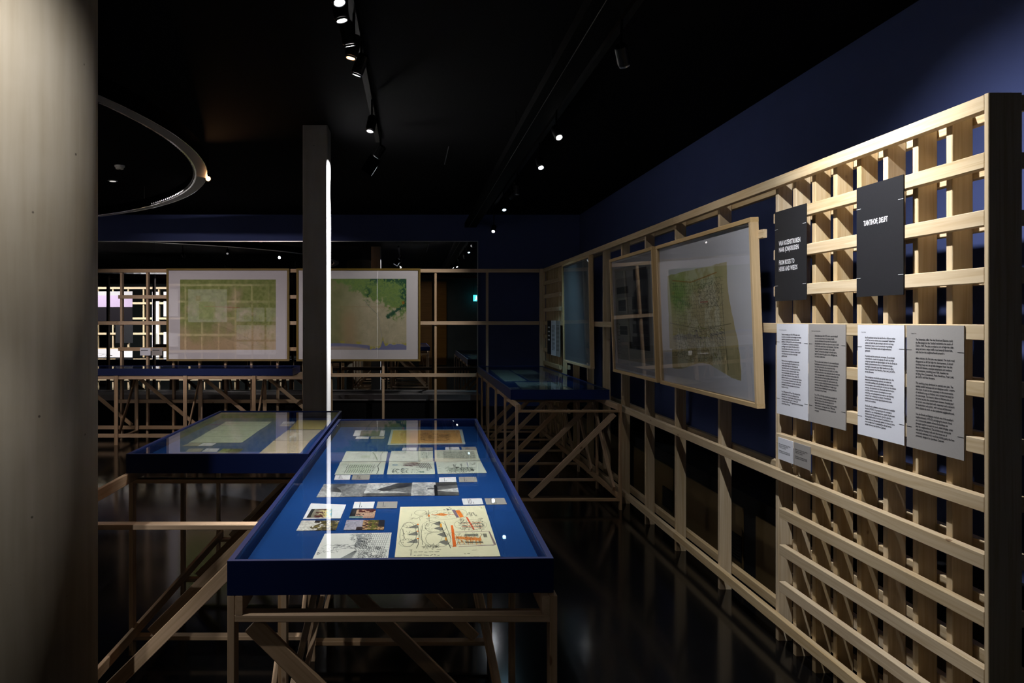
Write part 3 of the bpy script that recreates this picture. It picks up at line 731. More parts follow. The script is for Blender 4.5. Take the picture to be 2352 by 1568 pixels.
def img_map_big():
    h, wd = 420, 670
    n = fbm(h, wd, 5, 6, 121); n2 = fbm(h, wd, 12, 4, 122)
    c = Cv(wd, h, (.78, .79, .83), .015, 12)
    yy, xx = np.mgrid[0:h, 0:wd]; xx = xx / wd; yy = yy / h
    pap = lerp((.58, .55, .40), (.70, .67, .52), n)
    gl = np.exp(-(((xx - .24) / .12) ** 2 + ((yy - .40) / .17) ** 2))
    pap = lerp(pap, np.array((.46, .60, .32)), np.clip(gl * 1.1, 0, 1))
    inner = sstep(.18, .22, xx) * (1 - sstep(.68, .72, xx))
    pap = lerp(pap, np.array((.78, .78, .70)), np.clip(inner * sstep(.35, .6, n2) * (1 - gl), 0, 1) * .7)
    e = .012 * (n2 - .5)
    m = ((xx > .10 + .03 * (yy > .75) + e) & (xx < .78 + .09 * sstep(.3, .8, yy) + e) & (yy > .21 - .03 * xx + e) & (yy < .86 + .035 * np.sin(xx * 9) + e)).astype(float)
    c.a = lerp(c.a, pap, m)
    K = (.12, .14, .10)
    for k in range(20): 
        x = .18 + k * .026
        c.line([(x, .26 + .01 * math.sin(k)), (x + .02, .5), (x + .06, .80)], 1.1, K, .42)
    for k in range(22): c.line([(.16, .27 + k * .025), (.4, .28 + k * .026), (.74, .27 + k * .025)], 1.0, K, .34)
    c.scrib(.18, .26, .72, .82, 1500, .012, 1.1, K, .5); c.scrib(.48, .30, .70, .46, 260, .012, 1.3, K, .65); c.scrib(.40, .58, .72, .66, 80, .03, 1.4, K, .6, .2)
    c.line([(.72, .32), (.735, .6), (.76, .84)], 3, K, .55); c.line([(.17, .25), (.4, .28), (.68, .24)], 3, (.55, .30, .10), .7); c.line([(.5, .42), (.58, .42)], 2.4, (.6, .16, .16), .8)
    c.line([(.12, .56), (.5, .60), (.80, .56)], 2.2, (.20, .22, .16), .5)
    for k in range(10): c.scrib(.2, .55, .7, .75, 1, .05, 3, (.34, .40, .10), .7)
    return c.a
def img_elevation():
    h, wd = 420, 500
    c = Cv(wd, h, (.66, .66, .68), .02, 14)
    c.rect(.06, .06, .94, .91, (.52, .52, .51)); c.rect(.10, .16, .90, .34, (.44, .44, .44)); 
    D = (.07, .08, .12)
    for x0, y0, x1, y1 in ((.10, .24, .42, .30), (.14, .36, .34, .46), (.5, .34, .86, .45), (.52, .47, .86, .55), (.5, .58, .86, .66), (.16, .60, .36, .68), (.48, .69, .86, .76), (.40, .74, .86, .80), (.55, .10, .86, .2)): c.rect(x0, y0, x1, y1, D, .85, .2)
    c.poly([(.56, .3), (.88, .12), (.88, .8), (.60, .8)], (.08, .09, .14), .6, .2)
    for k in range(9): c.line([(.08, .36 + k * .055), (.9, .35 + k * .058)], 1.6, (.42, .43, .42), .5)
    c.scrib(.45, .3, .58, .8, 90, .05, 1.6, (.52, .55, .55), .6, 1.57); c.line([(.78, .22), (.62, .55)], 2.2, (.5, .53, .53), .7); c.line([(.60, .30), (.66, .9)], 3, (.45, .44, .42), .6)
    c.words(.09, .58, .16, 9, .035, 2, (.12, .12, .12)); c.scrib(.2, .5, .5, .9, 60, .06, 1.2, (.4, .38, .36), .5)
    return c.a
def img_pale():
    c = Cv(300, 260, (.56, .58, .60), .02, 15)
    c.rect(.04, .04, .96, .96, (.53, .55, .57)); c.scrib(.05, .05, .95, .95, 60, .08, 1, (.34, .38, .42), .4)
    return c.a
def img_poster(kind):
    h, wd = 220, 300
    c = Cv(wd, h, (.90, .89, .91), .01, 200 + kind)
    if kind == 0:
        c.rect(0, .13, .93, .50, (.62, .55, .66), 1, .15); c.rect(0, .50, .93, 1, (.05, .03, .06))
        for k in range(5): c.line([(.70 + k * .03, .85), (.70 + k * .03, .97)], 2, (.4, .38, .4), .8)
    elif kind == 1:
        c.rect(.30, .38, .72, .92, (.46, .50, .34), 1, .5); c.rect(.68, .2, .80, .36, (.45, .2, .25), .8, .4); c.scrib(.25, .3, .8, .95, 120, .05, 1.5, (.25, .3, .18), .5)
    elif kind == 2:
        for _ in range(6): c.line([(c.r.uniform(.1, .9), c.r.uniform(.1, .9)), (c.r.uniform(.1, .9), c.r.uniform(.1, .9))], 1.6, (.2, .2, .2), .8)
        c.rect(.3, .3, .34, .34, (.1, .1, .1)); c.rect(.6, .6, .65, .64, (.1, .1, .1))
    else:
        c.scrib(.15, .15, .85, .85, 90, .05, 1.4, (.42, .42, .46), .6); c.rect(.2, .55, .5, .85, (.5, .52, .44), .7, .5)
    return c.a

# ---------------------------------------------------------------- sheets lying in the cases
ZP = .8628
def sheet(name, px, mat, label, cat, group, z=ZP, th=.0009, rows=None, ink=None):
    """sheet of paper whose corners TL, TR, BR, BL the photograph shows"""
    P = [onZ(a, b, z) for a, b in px]
    c = sum(P, Vector()) / 4
    tl, tr, br, bl = [p - c for p in P]
    v = [bl, br, tr, tl] + [p + Z_ * th for p in (bl, br, tr, tl)]
    uv = [(.005, .005), (.995, .005), (.995, .995), (.005, .995)] + [(0, 0), (1, 0), (1, 1), (0, 1)]
    o = tag(link(name, mesh_from(name, v, BOXF, mat, uvs=uv), Matrix.Translation(c)), label, cat, group)
    if rows:
        vv, ff = [], []
        for u0, v0, v1 in rows:                              # lines of small print, read from the table's side
            for q in range(1):
                a = [(u0, v0), (u0 + .022, v0), (u0 + .022, v1), (u0, v1)]
                n0 = len(vv)
                for uu, wv in a: vv.append((bl * (1 - uu) + br * uu) * (1 - wv) + (tl * (1 - uu) + tr * uu) * wv + Z_ * (th + .0004))
                ff.append((n0, n0 + 1, n0 + 2, n0 + 3))
        link('lettering', mesh_from('lettering', vv, ff, ink or M_INK), Matrix.Translation(c), o)
    return o
R1 = [(.30, .12, .9), (.40, .12, .35)]
R3 = [(.28, .1, .92), (.35, .1, .92), (.42, .1, .85), (.50, .1, .40)]
def cap(px, grey, label, rows=R3):
    return sheet('caption_card', px, M_GREY if grey else M_PAPER, label, 'caption', 'caption cards in the glass cases', rows=rows)
PH = [printed('photo_print_%s' % 'abcd'[i], img_photo(i), .5) for i in range(4)]
GC = 'drawings in the foremost glass case'
GP = 'photographs in the foremost glass case'
sheet('drawing', [(919.4, 1164.3), (1113, 1161.3), (1149.6, 1278), (906.5, 1279.8)], printed('orange_sketch', img_yellow()), 'large cream sheet sketched in black and bright orange', 'drawing', GC)
sheet('drawing', [(745.9, 1225.9), (899.4, 1223.3), (890.3, 1288), (716, 1288)], printed('ink_garden', img_ink()), 'black ink drawing of a garden wall and paving', 'drawing', GC)
ws = sheet('photograph', [(714.2, 1156.1), (795.2, 1158.9), (782, 1190.6), (695.6, 1191.6)], M_PAPER, 'white sheet with a colour photo of a dark red house pasted on', 'photograph', GP)
# the pasted print on that sheet
Pq = [onZ(a, b, ZP + .001) for a, b in ((715.5, 1169.1), (763, 1168.6), (761, 1188.2), (703.6, 1188.6))]
cq = sum(Pq, Vector()) / 4
vq = [p - cq for p in (Pq[3], Pq[2], Pq[1], Pq[0])]
link('print', mesh_from('print', vq + [p + Z_ * .0006 for p in vq], BOXF, PH[0], uvs=[(0, 0), (1, 0), (1, 1), (0, 1)] * 2), Matrix.Translation(cq), ws)
sheet('photograph', [(808.2, 1169.1), (863.7, 1169.4), (859.2, 1189.8), (801.2, 1189.8)], PH[1], 'small colour photo of a red roof above sand', 'photograph', GP)
sheet('photograph', [(692.8, 1195.7), (780, 1195.3), (771, 1217.3), (680.6, 1218.9)], PH[2], 'colour photo with pale sky left and brown shrubs right', 'photograph', GP)
sheet('photograph', [(796.1, 1194.4), (884.1, 1194.6), (881.5, 1216.6), (789.1, 1217)], PH[3], 'colour photo with grey sky left, houses and green bush right', 'photograph', GP)
RD = [printed('road_print_%s' % 'abc'[i], img_road(i), .4) for i in range(3)]
sheet('photograph', [(743.8, 1112), (845.5, 1110.4), (832, 1140.2), (726.3, 1142)], RD[0], 'black and white photo of dark trees, left one of the strip of three', 'photograph', GP)
sheet('photograph', [(845.8, 1109.6), (946.6, 1108.8), (943.4, 1138.8), (832.4, 1140)], RD[1], 'black and white photo of a tapering road, middle of the strip of three', 'photograph', GP)
sheet('photograph', [(946.9, 1108), (1048.8, 1107.7), (1055.2, 1137.5), (943.8, 1138.4)], RD[2], 'black and white photo of a bare tree by a road, right one of the strip', 'photograph', GP)
SK = [printed('sketch_print_%s' % 'abcdef'[i], img_sketch(i)) for i in range(6)]
sq = [([(795.4, 1036.3), (891.1, 1036.7), (886.2, 1059.3), (784.2, 1060.2)], 'sketch sheet with a thick green diagonal, upper left of six'),
      ([(899, 1035.9), (994.2, 1035.5), (994.6, 1058.6), (892.6, 1059.8)], 'faint pencil sketch sheet with scattered notes, upper middle of six'),
      ([(998.2, 1033.8), (1094.5, 1033.0), (1103.5, 1057.8), (998.9, 1059.2)], 'densely hatched plan sketch sheet, upper right of six'),
      ([(782, 1061), (886.2, 1060.5), (880.5, 1089.2), (768.2, 1090.3)], 'sketch sheet with two comb shaped street rows, lower left of six'),
      ([(893.6, 1060.5), (996.8, 1059.7), (999.3, 1088.6), (888.3, 1089.2)], 'sketch sheet with purple hatched blocks, lower middle of six'),
      ([(1001.6, 1059.9), (1104.1, 1058.8), (1118.4, 1086.1), (1005.3, 1088.2)], 'sketch sheet with a dark dense cluster, lower right of six')]
for (px, lb), m in zip(sq, SK): sheet('sketch_sheet', px, m, lb, 'sketch', 'six sketch sheets in the foremost case')
os_ = sheet('drawing', [(899, 986.6), (1061.6, 986.1), (1069, 1019.7), (890, 1021.6)], plain('pale_mount', (.52, .62, .66), .85, .1), 'orange brown drawing on a pale blue mount at the far end of the case', 'drawing', GC)
Pq = [onZ(a, b, ZP + .001) for a, b in ((903.5, 988.3), (1055.2, 987.8), (1062.6, 1017.2), (897, 1018.4))]
cq = sum(Pq, Vector()) / 4
vq = [p - cq for p in (Pq[3], Pq[2], Pq[1], Pq[0])]
link('print', mesh_from('print', vq + [p + Z_ * .0006 for p in vq], BOXF, printed('orange_map', img_orange()), uvs=[(0, 0), (1, 0), (1, 1), (0, 1)] * 2), Matrix.Translation(cq), os_)
gs = sheet('photograph', [(816.1, 988.3), (885.1, 988.3), (882, 1001), (810.7, 1001)], M_PAPER, 'white sheet with a grey photo near the far left of the case', 'photograph', GP)
Pq = [onZ(a, b, ZP + .001) for a, b in ((830, 988.6), (874.5, 988.6), (871, 1000.7), (826, 1000.7))]
cq = sum(Pq, Vector()) / 4
vq = [p - cq for p in (Pq[3], Pq[2], Pq[1], Pq[0])]
link('print', mesh_from('print', vq + [p + Z_ * .0006 for p in vq], BOXF, plain('grey_photo', (.16, .16, .15), .6, .2, var=.5, vscale=30), uvs=[(0, 0), (1, 0), (1, 1), (0, 1)] * 2), Matrix.Translation(cq), gs)
cap([(814.3, 1152.8), (860.9, 1152.3), (857.3, 1167.2), (809.8, 1167.6)], 0, 'white caption card above the photo of the red roof', R1)
cap([(867.5, 1152.3), (913.2, 1152), (911.5, 1166.8), (864.3, 1167.2)], 1, 'grey caption card above and right of the red roof photo', R1)
cap([(1060.5, 1145.2), (1106.2, 1144.3), (1110.5, 1158.3), (1064.4, 1159.4)], 0, 'white caption card behind the orange sketch')
cap([(1112.6, 1144.5), (1158.3, 1143.9), (1164.3, 1157.9), (1117.5, 1158.8)], 1, 'grey caption card behind the orange sketch, near the case edge')
cap([(1008.4, 1096.7), (1046.7, 1095.8), (1048.4, 1106.9), (1008.4, 1107.3)], 0, 'white caption card at the right end of the photo strip', R1)
cap([(1053.5, 1095.8), (1093.5, 1095.2), (1096.7, 1106.5), (1054.6, 1107.3)], 1, 'grey caption card at the right end of the photo strip', R1)
cap([(770.3, 1091.4), (805.4, 1091.2), (802.9, 1101.4), (767.2, 1101.8)], 0, 'white caption card in front of the comb shaped street sketch')
cap([(810.1, 1091.2), (850.5, 1090.7), (848, 1101.4), (807.6, 1101.8)], 1, 'grey caption card in front of the comb shaped street sketch')
cap([(925.5, 1028.2), (956.8, 1027.8), (956.4, 1034.6), (923, 1034.6)], 0, 'white caption card behind the faint pencil sketch')
cap([(961.7, 1027.8), (994.2, 1027.6), (994.2, 1034.4), (960.6, 1034.6)], 1, 'grey caption card behind the faint pencil sketch')
cap([(1022.9, 1027.2), (1054.1, 1026.7), (1055.9, 1032.3), (1022.9, 1033)], 0, 'white caption card behind the densely hatched plan')
cap([(1059.5, 1026.7), (1092.4, 1026.1), (1095.6, 1032.3), (1061, 1032.6)], 1, 'grey caption card behind the densely hatched plan')
cap([(819.2, 1002.5), (847.9, 1002.3), (846.5, 1007.8), (816.1, 1008)], 0, 'white caption card in front of the small grey photo', R1)
cap([(853.3, 1002.3), (884.1, 1002.3), (881.5, 1007.8), (850.7, 1007.8)], 1, 'grey caption card in front of the small grey photo', R1)
# left case
s5 = lambda pts: [(280 + a / 4.523, 930 + b / 4.523) for a, b in pts]
GL = 'sheets in the left glass case'
rows_ = [((1085, 172), (1555, 172), (1500, 216), (1012, 216), 'farthest'), ((1010, 218), (1498, 218), (1418, 267), (912, 267), 'second farthest'),
         ((908, 269), (1415, 269), (1338, 327), (815, 327), 'second closest'), ((812, 329), (1334, 329), (1245, 390), (695, 392), 'closest')]
for i, (a, b, c, d, wd_) in enumerate(rows_):
    sheet('plan_sheet', s5([a, b, c, d]), printed('plan_print_%s' % 'abcd'[i], img_plan(i)), 'pale green plan strip in the left case, %s of four' % wd_, 'plan', GL)
sheet('plan_sheet', s5([(1825, 158), (2150, 158), (2090, 254), (1737, 254)]), printed('ochre_plan', img_brownplan(0)), 'ochre brown plan at the far right of the left case', 'plan', GL)
sheet('plan_sheet', s5([(1725, 261), (2072, 260), (1962, 366), (1580, 368)]), printed('beige_plan', img_brownplan(1)), 'beige plan with a pale square in the left case', 'plan', GL)
sheet('plan_sheet', s5([(1577, 371), (1957, 369), (1850, 500), (1425, 503)]), printed('pinkish_plan', img_brownplan(2)), 'pinkish plan at the near right of the left case', 'plan', GL)
cap(s5([(1682, 172), (1802, 172), (1780, 194), (1660, 194)]), 0, 'white caption card behind, left of the ochre plan', R1)
cap(s5([(1655, 199), (1775, 199), (1755, 220), (1635, 220)]), 1, 'grey caption card left of the ochre plan', R1)
cap(s5([(700, 396), (832, 396), (790, 425), (625, 426)]), 1, 'grey caption card just before the closest plan strip', R1)
cap(s5([(842, 396), (980, 396), (935, 423), (792, 425)]), 0, 'white caption card just before the closest plan strip', R1)
cap(s5([(700, 453), (848, 453), (815, 485), (660, 486)]), 1, 'grey caption card at the near edge of the left case', R1)
cap(s5([(880, 452), (1015, 452), (985, 485), (828, 485)]), 0, 'white caption card at the near edge of the left case', R1)
sheet('photograph', s5([(1050, 455), (1265, 455), (1205, 500), (990, 497)]), printed('dark_photo', img_photo(2) * np.array((.7, .75, .5))), 'dark olive photo at the near edge of the left case', 'photograph', GL)
# right case
s7 = lambda pts: [(1080 + a / 6.533, 820 + b / 6.533) for a, b in pts]
GR = 'sheets in the dim right glass case'
sheet('plan_sheet', s7([(300, 188), (570, 188), (850, 356), (520, 362)]), printed('dim_plan_a', img_plan(5)), 'long pale plan along the left of the dim case', 'plan', GR)
sheet('plan_sheet', s7([(600, 188), (925, 188), (1045, 246), (690, 248)]), printed('dim_plan_b', img_plan(6)), 'pale plan at the far end of the dim case', 'plan', GR)
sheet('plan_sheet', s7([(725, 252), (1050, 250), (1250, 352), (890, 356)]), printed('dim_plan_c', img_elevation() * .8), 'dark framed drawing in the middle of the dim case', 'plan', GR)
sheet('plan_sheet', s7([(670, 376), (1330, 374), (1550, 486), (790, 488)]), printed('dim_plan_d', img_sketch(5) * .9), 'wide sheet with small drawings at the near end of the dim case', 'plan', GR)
cap(s7([(590, 455), (715, 455), (740, 472), (600, 473)]), 0, 'white caption card at the near end of the dim case', R1)

# ---------------------------------------------------------------- framed works
def frame_basis(u, v):
    u, v = Vector(u).normalized(), Vector(v).normalized()
    return u, v, u.cross(v)
def quad_on(name, O, u, v, n, x0, x1, y0, y1, d, th, mat, parent):
    """flat panel in the frame's own plane, d = height of its face over O"""
    c = O + u * ((x0 + x1) / 2) + v * y0
    M = Matrix(((u.x, v.x, n.x, c.x), (u.y, v.y, n.y, c.y), (u.z, v.z, n.z, c.z), (0, 0, 0, 1)))
    hw, h = (x1 - x0) / 2, y1 - y0
    vs = [(-hw, 0, d - th), (hw, 0, d - th), (hw, h, d - th), (-hw, h, d - th), (-hw, 0, d), (hw, 0, d), (hw, h, d), (-hw, h, d)]
    return link(name, mesh_from(name, vs, BOXF, mat, uvs=[(0, 0), (1, 0), (1, 1), (0, 1)] * 2), M, parent)
def picture(label, O, u, v, W, Hh, depth, fw, fmat, mat_m, art, art_rect, cat='picture', gl=None, group='framed works on the timber walls'):
    u, v, n = frame_basis(u, v)
    O = Vector(O)
    r = thing('framed_print', O + u * (W / 2), label, cat, group)
    B = lambda a, b, d: O + u * a + v * b + n * d
    dz = depth / 2
    bar('frame_rail', B(0, fw / 2, dz), B(W, fw / 2, dz), v, fw, depth, fmat, r)
    bar('frame_rail', B(0, Hh - fw / 2, dz), B(W, Hh - fw / 2, dz), v, fw, depth, fmat, r)
    bar('frame_rail', B(fw / 2, fw, dz), B(fw / 2, Hh - fw, dz), u, fw, depth, fmat, r)
    bar('frame_rail', B(W - fw / 2, fw, dz), B(W - fw / 2, Hh - fw, dz), u, fw, depth, fmat, r)
    m = quad_on('mat_board', O, u, v, n, fw, W - fw, fw, Hh - fw, depth - .017, .012, mat_m, r)
    a = art_rect
    quad_on('print', O, u, v, n, a[0], a[1], a[2], a[3], depth - .0155, .001, art, r)
    quad_on('glass', O, u, v, n, fw, W - fw, fw, Hh - fw, depth - .004, .003, gl or M_GLASS, r)
    return r
YPB = YB0 - .002
def back_pic(label, x0, x1, y0, y1, m0, m1, n0, n1, art):
    Yf = YPB - .04
    s = Yf / F
    O = Vector(((x0 - CX) * s, YPB, H - (y1 - CY) * s))
    W, Hh = (x1 - x0) * s, (y1 - y0) * s
    picture(label, O, X_, Z_, W, Hh, .04, .026, M_GOLD, M_MAT, art, ((m0 - x0) * s, (m1 - x0) * s, (y1 - n1) * s, (y1 - n0) * s))
back_pic('left framed map in greens and browns on the far stud wall', 382, 664, 616, 829, 413, 633, 641.5, 803, printed('green_map', img_map_left()))
back_pic('framed map with a blue coast on the far stud wall, partly behind the pillar', 680.5, 965.7, 616, 829.5, 712, 933.6, 640, 803, printed('coast_map', img_map_right()))
def side_pic(label, y_near, y_far, z0, z1, xb, xt, art, art_rect, mat_m, depth=.039, fw=.023):
    """hung on the stud wall, top leaning into the aisle; xb, xt = back plane at bottom and top"""
    O = Vector((xb, y_far, z0))
    v = Vector((xt - xb, 0, z1 - z0))
    W, Hh = y_far - y_near, v.length
    a = art_rect
    return picture(label, O, -Y_, v, W, Hh, depth, fw, M_MAPLE, mat_m, art, (a[0] * W, a[1] * W, a[2] * Hh, a[3] * Hh))
M_MATB = plain('blue_grey_mat', (.62, .64, .69), .9, .1, var=.04, vscale=40)
pb = side_pic('large maple framed neighbourhood map, closest picture on the stud wall', 3.68, 5.12, 1.065, 1.965, 1.656, 1.624, printed('big_map', img_map_big()), (.02, .98, .03, .97), M_MATB)
bar('hanging_batten', (1.632, 3.632, 1.882), (1.632, 4.4, 1.882), Z_, .04, .02, M_WOOD, pb)
side_pic('maple framed dark drawing of facades, middle picture on the stud wall', 5.20, 6.33, 1.066, 1.97, 1.656, 1.624, printed('facade_drawing', img_elevation()), (.03, .97, .04, .96), M_MATB)
side_pic('tall blank grey blue framed sheet, farthest picture on the stud wall', 7.13, 8.42, 1.035, 2.075, 1.656, 1.640, printed('pale_sheet', img_pale()), (.03, .97, .03, .97), M_MATB)

# ---------------------------------------------------------------- text boards
bpy.context.view_layer.update()
def text(parent, body, O, u, v, x, y, W, Hh, mat, bold=0.0, name='lettering', pitch=1.0):
    """block of lettering whose top left corner is x, y on the board; fitted to W x Hh"""
    u, v, n = frame_basis(u, v)
    cu = bpy.data.curves.new(name, 'FONT')
    cu.body = body; cu.size = 1.0; cu.resolution_u = 2; cu.fill_mode = 'FRONT'; cu.offset = bold; cu.space_line = pitch
    cu.materials.append(mat)
    tmp = bpy.data.objects.new('tmp', cu); col.objects.link(tmp)
    bpy.context.view_layer.update()
    bb = [Vector(b) for b in tmp.bound_box]
    x0, x1 = min(b.x for b in bb), max(b.x for b in bb); y0, y1 = min(b.y for b in bb), max(b.y for b in bb)
    bpy.data.objects.remove(tmp)
    sx, sy = W / (x1 - x0), Hh / (y1 - y0)
    p = Vector(O) + u * (x - x0 * sx) + v * (y - y1 * sy)
    M = Matrix(((u.x * sx, v.x * sy, n.x, p.x), (u.y * sx, v.y * sy, n.y, p.y), (u.z * sx, v.z * sy, n.z, p.z), (0, 0, 0, 1)))
    tmp2 = bpy.data.objects.new('tmp', cu); col.objects.link(tmp2)
    bpy.context.view_layer.update()
    me = bpy.data.meshes.new_from_object(tmp2.evaluated_get(bpy.context.evaluated_depsgraph_get()))
    bpy.data.objects.remove(tmp2); bpy.data.curves.remove(cu)
    o = link(name, me, M, parent)
    if len(body) > 60: o['kind'] = 'stuff'
    return o
XT = XB0 - .001                                            # back of the boards
BDT = .0035
def board(name, y0, y1, z0, z1, mat, label, group, marks=None, cat='text board', x=XT):
    """y0 = far (left) edge, y1 = near (right) edge"""
    o = box(name, (x - BDT, y1, z0), (x, y0, z1), mat)
    tag(o, label, cat, group)
    if marks:
        W = y0 - y1
        for (a, b, q) in ((0, .10, .80), (.90, 1, .80), (0, .10, .17), (.90, 1, .17)):
            zz = z0 + (z1 - z0) * q
            box('registration_mark', (x - BDT - .0006, y0 - a * W, zz - .0006), (x - BDT - .0001, y0 - b * W, zz + .0006), marks, o)
    return o, Vector((x - BDT - .0006, y0, z1)), y0 - y1, z1 - z0
GT = 'text boards on the slatted timber wall'
def btext(bd, body, fx0, fy0, fx1, fy1, mat, bold=0.0, pitch=1.0):
    o, O, W, Hh = bd
    text(o, body, O, -Y_, Z_, fx0 * W, -fy0 * Hh, (fx1 - fx0) * W, (fy1 - fy0) * Hh, mat, bold, pitch=pitch)
ZB0, ZB1, ZA0, ZA1 = 1.566, 1.971, 1.058, 1.463
xt = XT - BDT
b = board('title_board', yX(1779.9, xt), yX(1851.5, xt), ZB0, ZB1, M_BLACKBOARD, 'black title board lettered VAN ROZENSTRUIKEN NAAR (ON)KRUIDEN', GT, M_WINK)
btext(b, 'VAN ROZENSTRUIKEN\nNAAR (ON)KRUIDEN\n\nFROM ROSES TO\nHERBS AND WEEDS', .14, .335, .83, .672, M_WINK, .018, 1.0)
b = board('title_board', yX(1967.5, xt), yX(2075, xt), ZB0, ZB1, M_BLACKBOARD, 'black title board lettered TANTHOF, DELFT', GT, M_WINK)
btext(b, 'TANTHOF, DELFT', .165, .315, .69, .372, M_WINK, .022)
NL1 = """Stedenbouwkundige Joost V\u00e1hl (1939) maakte naam
als activist en voorvechter van het mengen van verkeer,
waarbij de dominantie van de auto moest worden
gebroken. In Delft legde hij de eerste verkeersdrempel
van Nederland aan, hij is daarom ook bekend als
grondlegger van het woonerf. Het idee was dat de
straat niet alleen van het verkeer is, maar ook van
spelende kinderen en van bewoners, al noemt hij zelf
een leefstraat liever een straat met een eigen
gezicht en sfeer.

Het was ook een vroeg pleidooi voor meer stads-
natuur en gebruikersgroen. De perken met rozen-
struiken maakten plaats voor wilde planten die
"men onkruid noemt", in het nieuwe groen mochten
bewoners zelf tuinieren, planten en zaaien. Geen
net en strak plantsoen, maar een tuin die vanzelf
groeit en waar de seizoenen zichtbaar blijven. Dit
gebruik van openbaar groen vroeg om een ander beheer
en om vertrouwen in de bewoners van de wijk, die het
groen mede onderhouden en aanvullen. Het werd een
voorbeeld voor andere gemeenten en voor nieuwe
buurten in het land.

Van 1970 tot en met 1973 was V\u00e1hl werkzaam bij de
gemeente Delft. Als lid van de werkgroep die het
nieuwe plan voor Tanthof maakte, werkte hij mee aan
de inrichting van straten, paden en water. Zijn
ontwerpen werden na 1978 opgenomen in de documentatie
van het Nieuwe Wonen."""
EN1 = """Urban planner Joost V\u00e1hl (1939) made a name for himself
as an activist and advocate of the mixing of traffic,
where the dominance of the car had to be pushed back
and pedestrians and cyclists were given more space. In Delft
he laid the first speed bump in the Netherlands. That is one
reason he is known as the founder of the so-called
"woonerf" or living street, although he himself is apt to
speak of the home of the goal in a more artful figure and
not merely a humble term.

There was also an early advocate of a more natural idea and
friendly green environment and one that can be planted by
the residents themselves, not a monotonous design
landscape. Things were to thrive and 'weeds' too, in other
neighbourhoods beds of roses made green ideas; the wild ones
of the roses made cooler, a maintained common field of the
various new plants and herbs and left on their own course
and in the green surroundings with small accessories that
add to the conscious relationship between the user and the
environment. Making small differences in height was an
important means in maintaining the natural growth, the
long stretch of the path below.

From 1970 to 1973 V\u00e1hl worked for the municipality of
Delft. As a member of several working groups, he was
later the chairman of the alternative plan for the
neighbourhood, of which the residents and green policy
were to become a starting point. Since 1978 he has
worked with great conviction on streets, squares and
courtyards."""
NL2 = """Het Rotterdamse bureau Van den Broek en Bakema maakte
in 1969 het eerste ontwerp voor de woonwijk Tanthof ten
zuiden van Delft. Het plan voorzag in een kern van hoog-
bouwmassa's langs en over de provinciale weg richting
Rotterdam. Daaromheen waren de laagbouwbuurten
gesitueerd.

Na kritiek werd het eerste plan verworpen. De provinciale
weg verdween, evenals de hoogbouw. Er werd een brede
werkgroep opgericht met afgevaardigden van Van den Broek en
Bakema, gemeentemedewerkers en bewonersvertegen-
woordigers, waaronder Joost V\u00e1hl, Annelies van de Berg,
Hiwe Groenewolt, Frans Hendrikse, Peter Lotti, Jan Dol\u010dis,
en Alex Bonnema.

Deze werkgroep ontwikkelde een geheel nieuw plan. Het
bestaande polderlandschap verdween niet onder een
metersdikke zandlaag zoals gebruikelijk was bij de aanleg
van woonwijken, maar vormde juist de basis voor het nieuwe
ontwerp. Het historische lint Abtswoude met boerderijen
werd het centrale element. De woningbouw en auto-
ontsluiting werd ge\u00efntegreerd met water en een fijnmazig
netwerk voor voetgangers en fietsers. Verschillende
architectenbureaus werden ingeschakeld om de woon-
buurten uit te werken.

Van den Broek en Bakema realiseerde een van de zuidelijke
buurten (1975-87). De groepering van de woningen is
gebaseerd op een honingraatpatroon, waarbij de gebouwen
rondom het erf zijn gegroepeerd, terwijl de grachten
binnengehaald werden in de buurt. De architectuur met
schuine daken en het gemengde gebruik van hout en beton-
steen verwijst naar de vakantieparken die het bureau
eerder ontwierp voor Sporthuis Centrum."""
EN2 = """The Rotterdam office Van den Broek and Bakema made
the first design for the Tanthof residential area south of
Delft in 1969. The plan provided a core of high-rise slabs
along and over a major traffic road towards Rotterdam,
with the low-rise neighbourhoods around it.

After criticism, the first plan was rejected. The trunk road
disappeared, as did the high-rise developments. A broad
working group was set up with delegates from Van den
Broek and Bakema, municipal employees and residents'
representatives, including Joost V\u00e1hl, Annelies van
de Berg, Hiwe Groenewolt, Frans Hendrikse, Peter Lotti,
Jan Dol\u010dis and Alex Bonnema.

This working group developed an entirely new plan. The
existing polder landscape did not disappear under a metre-
thick layer of sand as was customary in the construction
of residential areas in Holland, but it formed the basis for
the new design. The historic ribbon of Abtswoude and
its farms became the central linear element. Housing and
car access were integrated with waterways and a network
for pedestrians and cyclists, with various architectural
firms called in to work on the residential neighbourhoods.

Van den Broek and Bakema realised one of the southern
neighbourhoods (1975-87), arranging the houses based
on a honeycomb pattern where the buildings are
grouped together around the yard, while bringing canals
into the neighbourhood. The architectural vernacular
with pitched sloping roofs and the mixed use of
wood and concrete brick recall the holiday parks the firm
previously designed for Sporthuis Centrum."""
for nm, l_, r_, mt, lb, hd, body in (
        ('text_board', 1784, 1855.3, M_PAPER, 'white text board below VAN ROZENSTRUIKEN, first of the four', 'Van rozenstruiken naar (on)kruiden', NL1),
        ('text_board', 1857.9, 1942, M_GREY, 'grey text board below VAN ROZENSTRUIKEN, beside the first white one', 'From roses to herbs and weeds', EN1),
        ('text_board', 1970, 2077, M_PAPER, 'white text board below TANTHOF, DELFT', 'Tanthof, Delft', NL2),
        ('text_board', 2082.3, 2214, M_GREY, 'grey text board below TANTHOF, DELFT, next to the end board', 'Tanthof, Delft', EN2)):
    b = board(nm, yX(l_, xt), yX(r_, xt), ZA0, ZA1, mt, lb, GT, M_INK)
    tall = hd.startswith('Tanthof')
    btext(b, hd, .085, .062, .19 if tall else .335, .072, M_INK, .01)
    btext(b, body, .175, .105, .86, .905 if tall else .885, M_INK, .012)
GS = 'small caption cards on the timber walls'
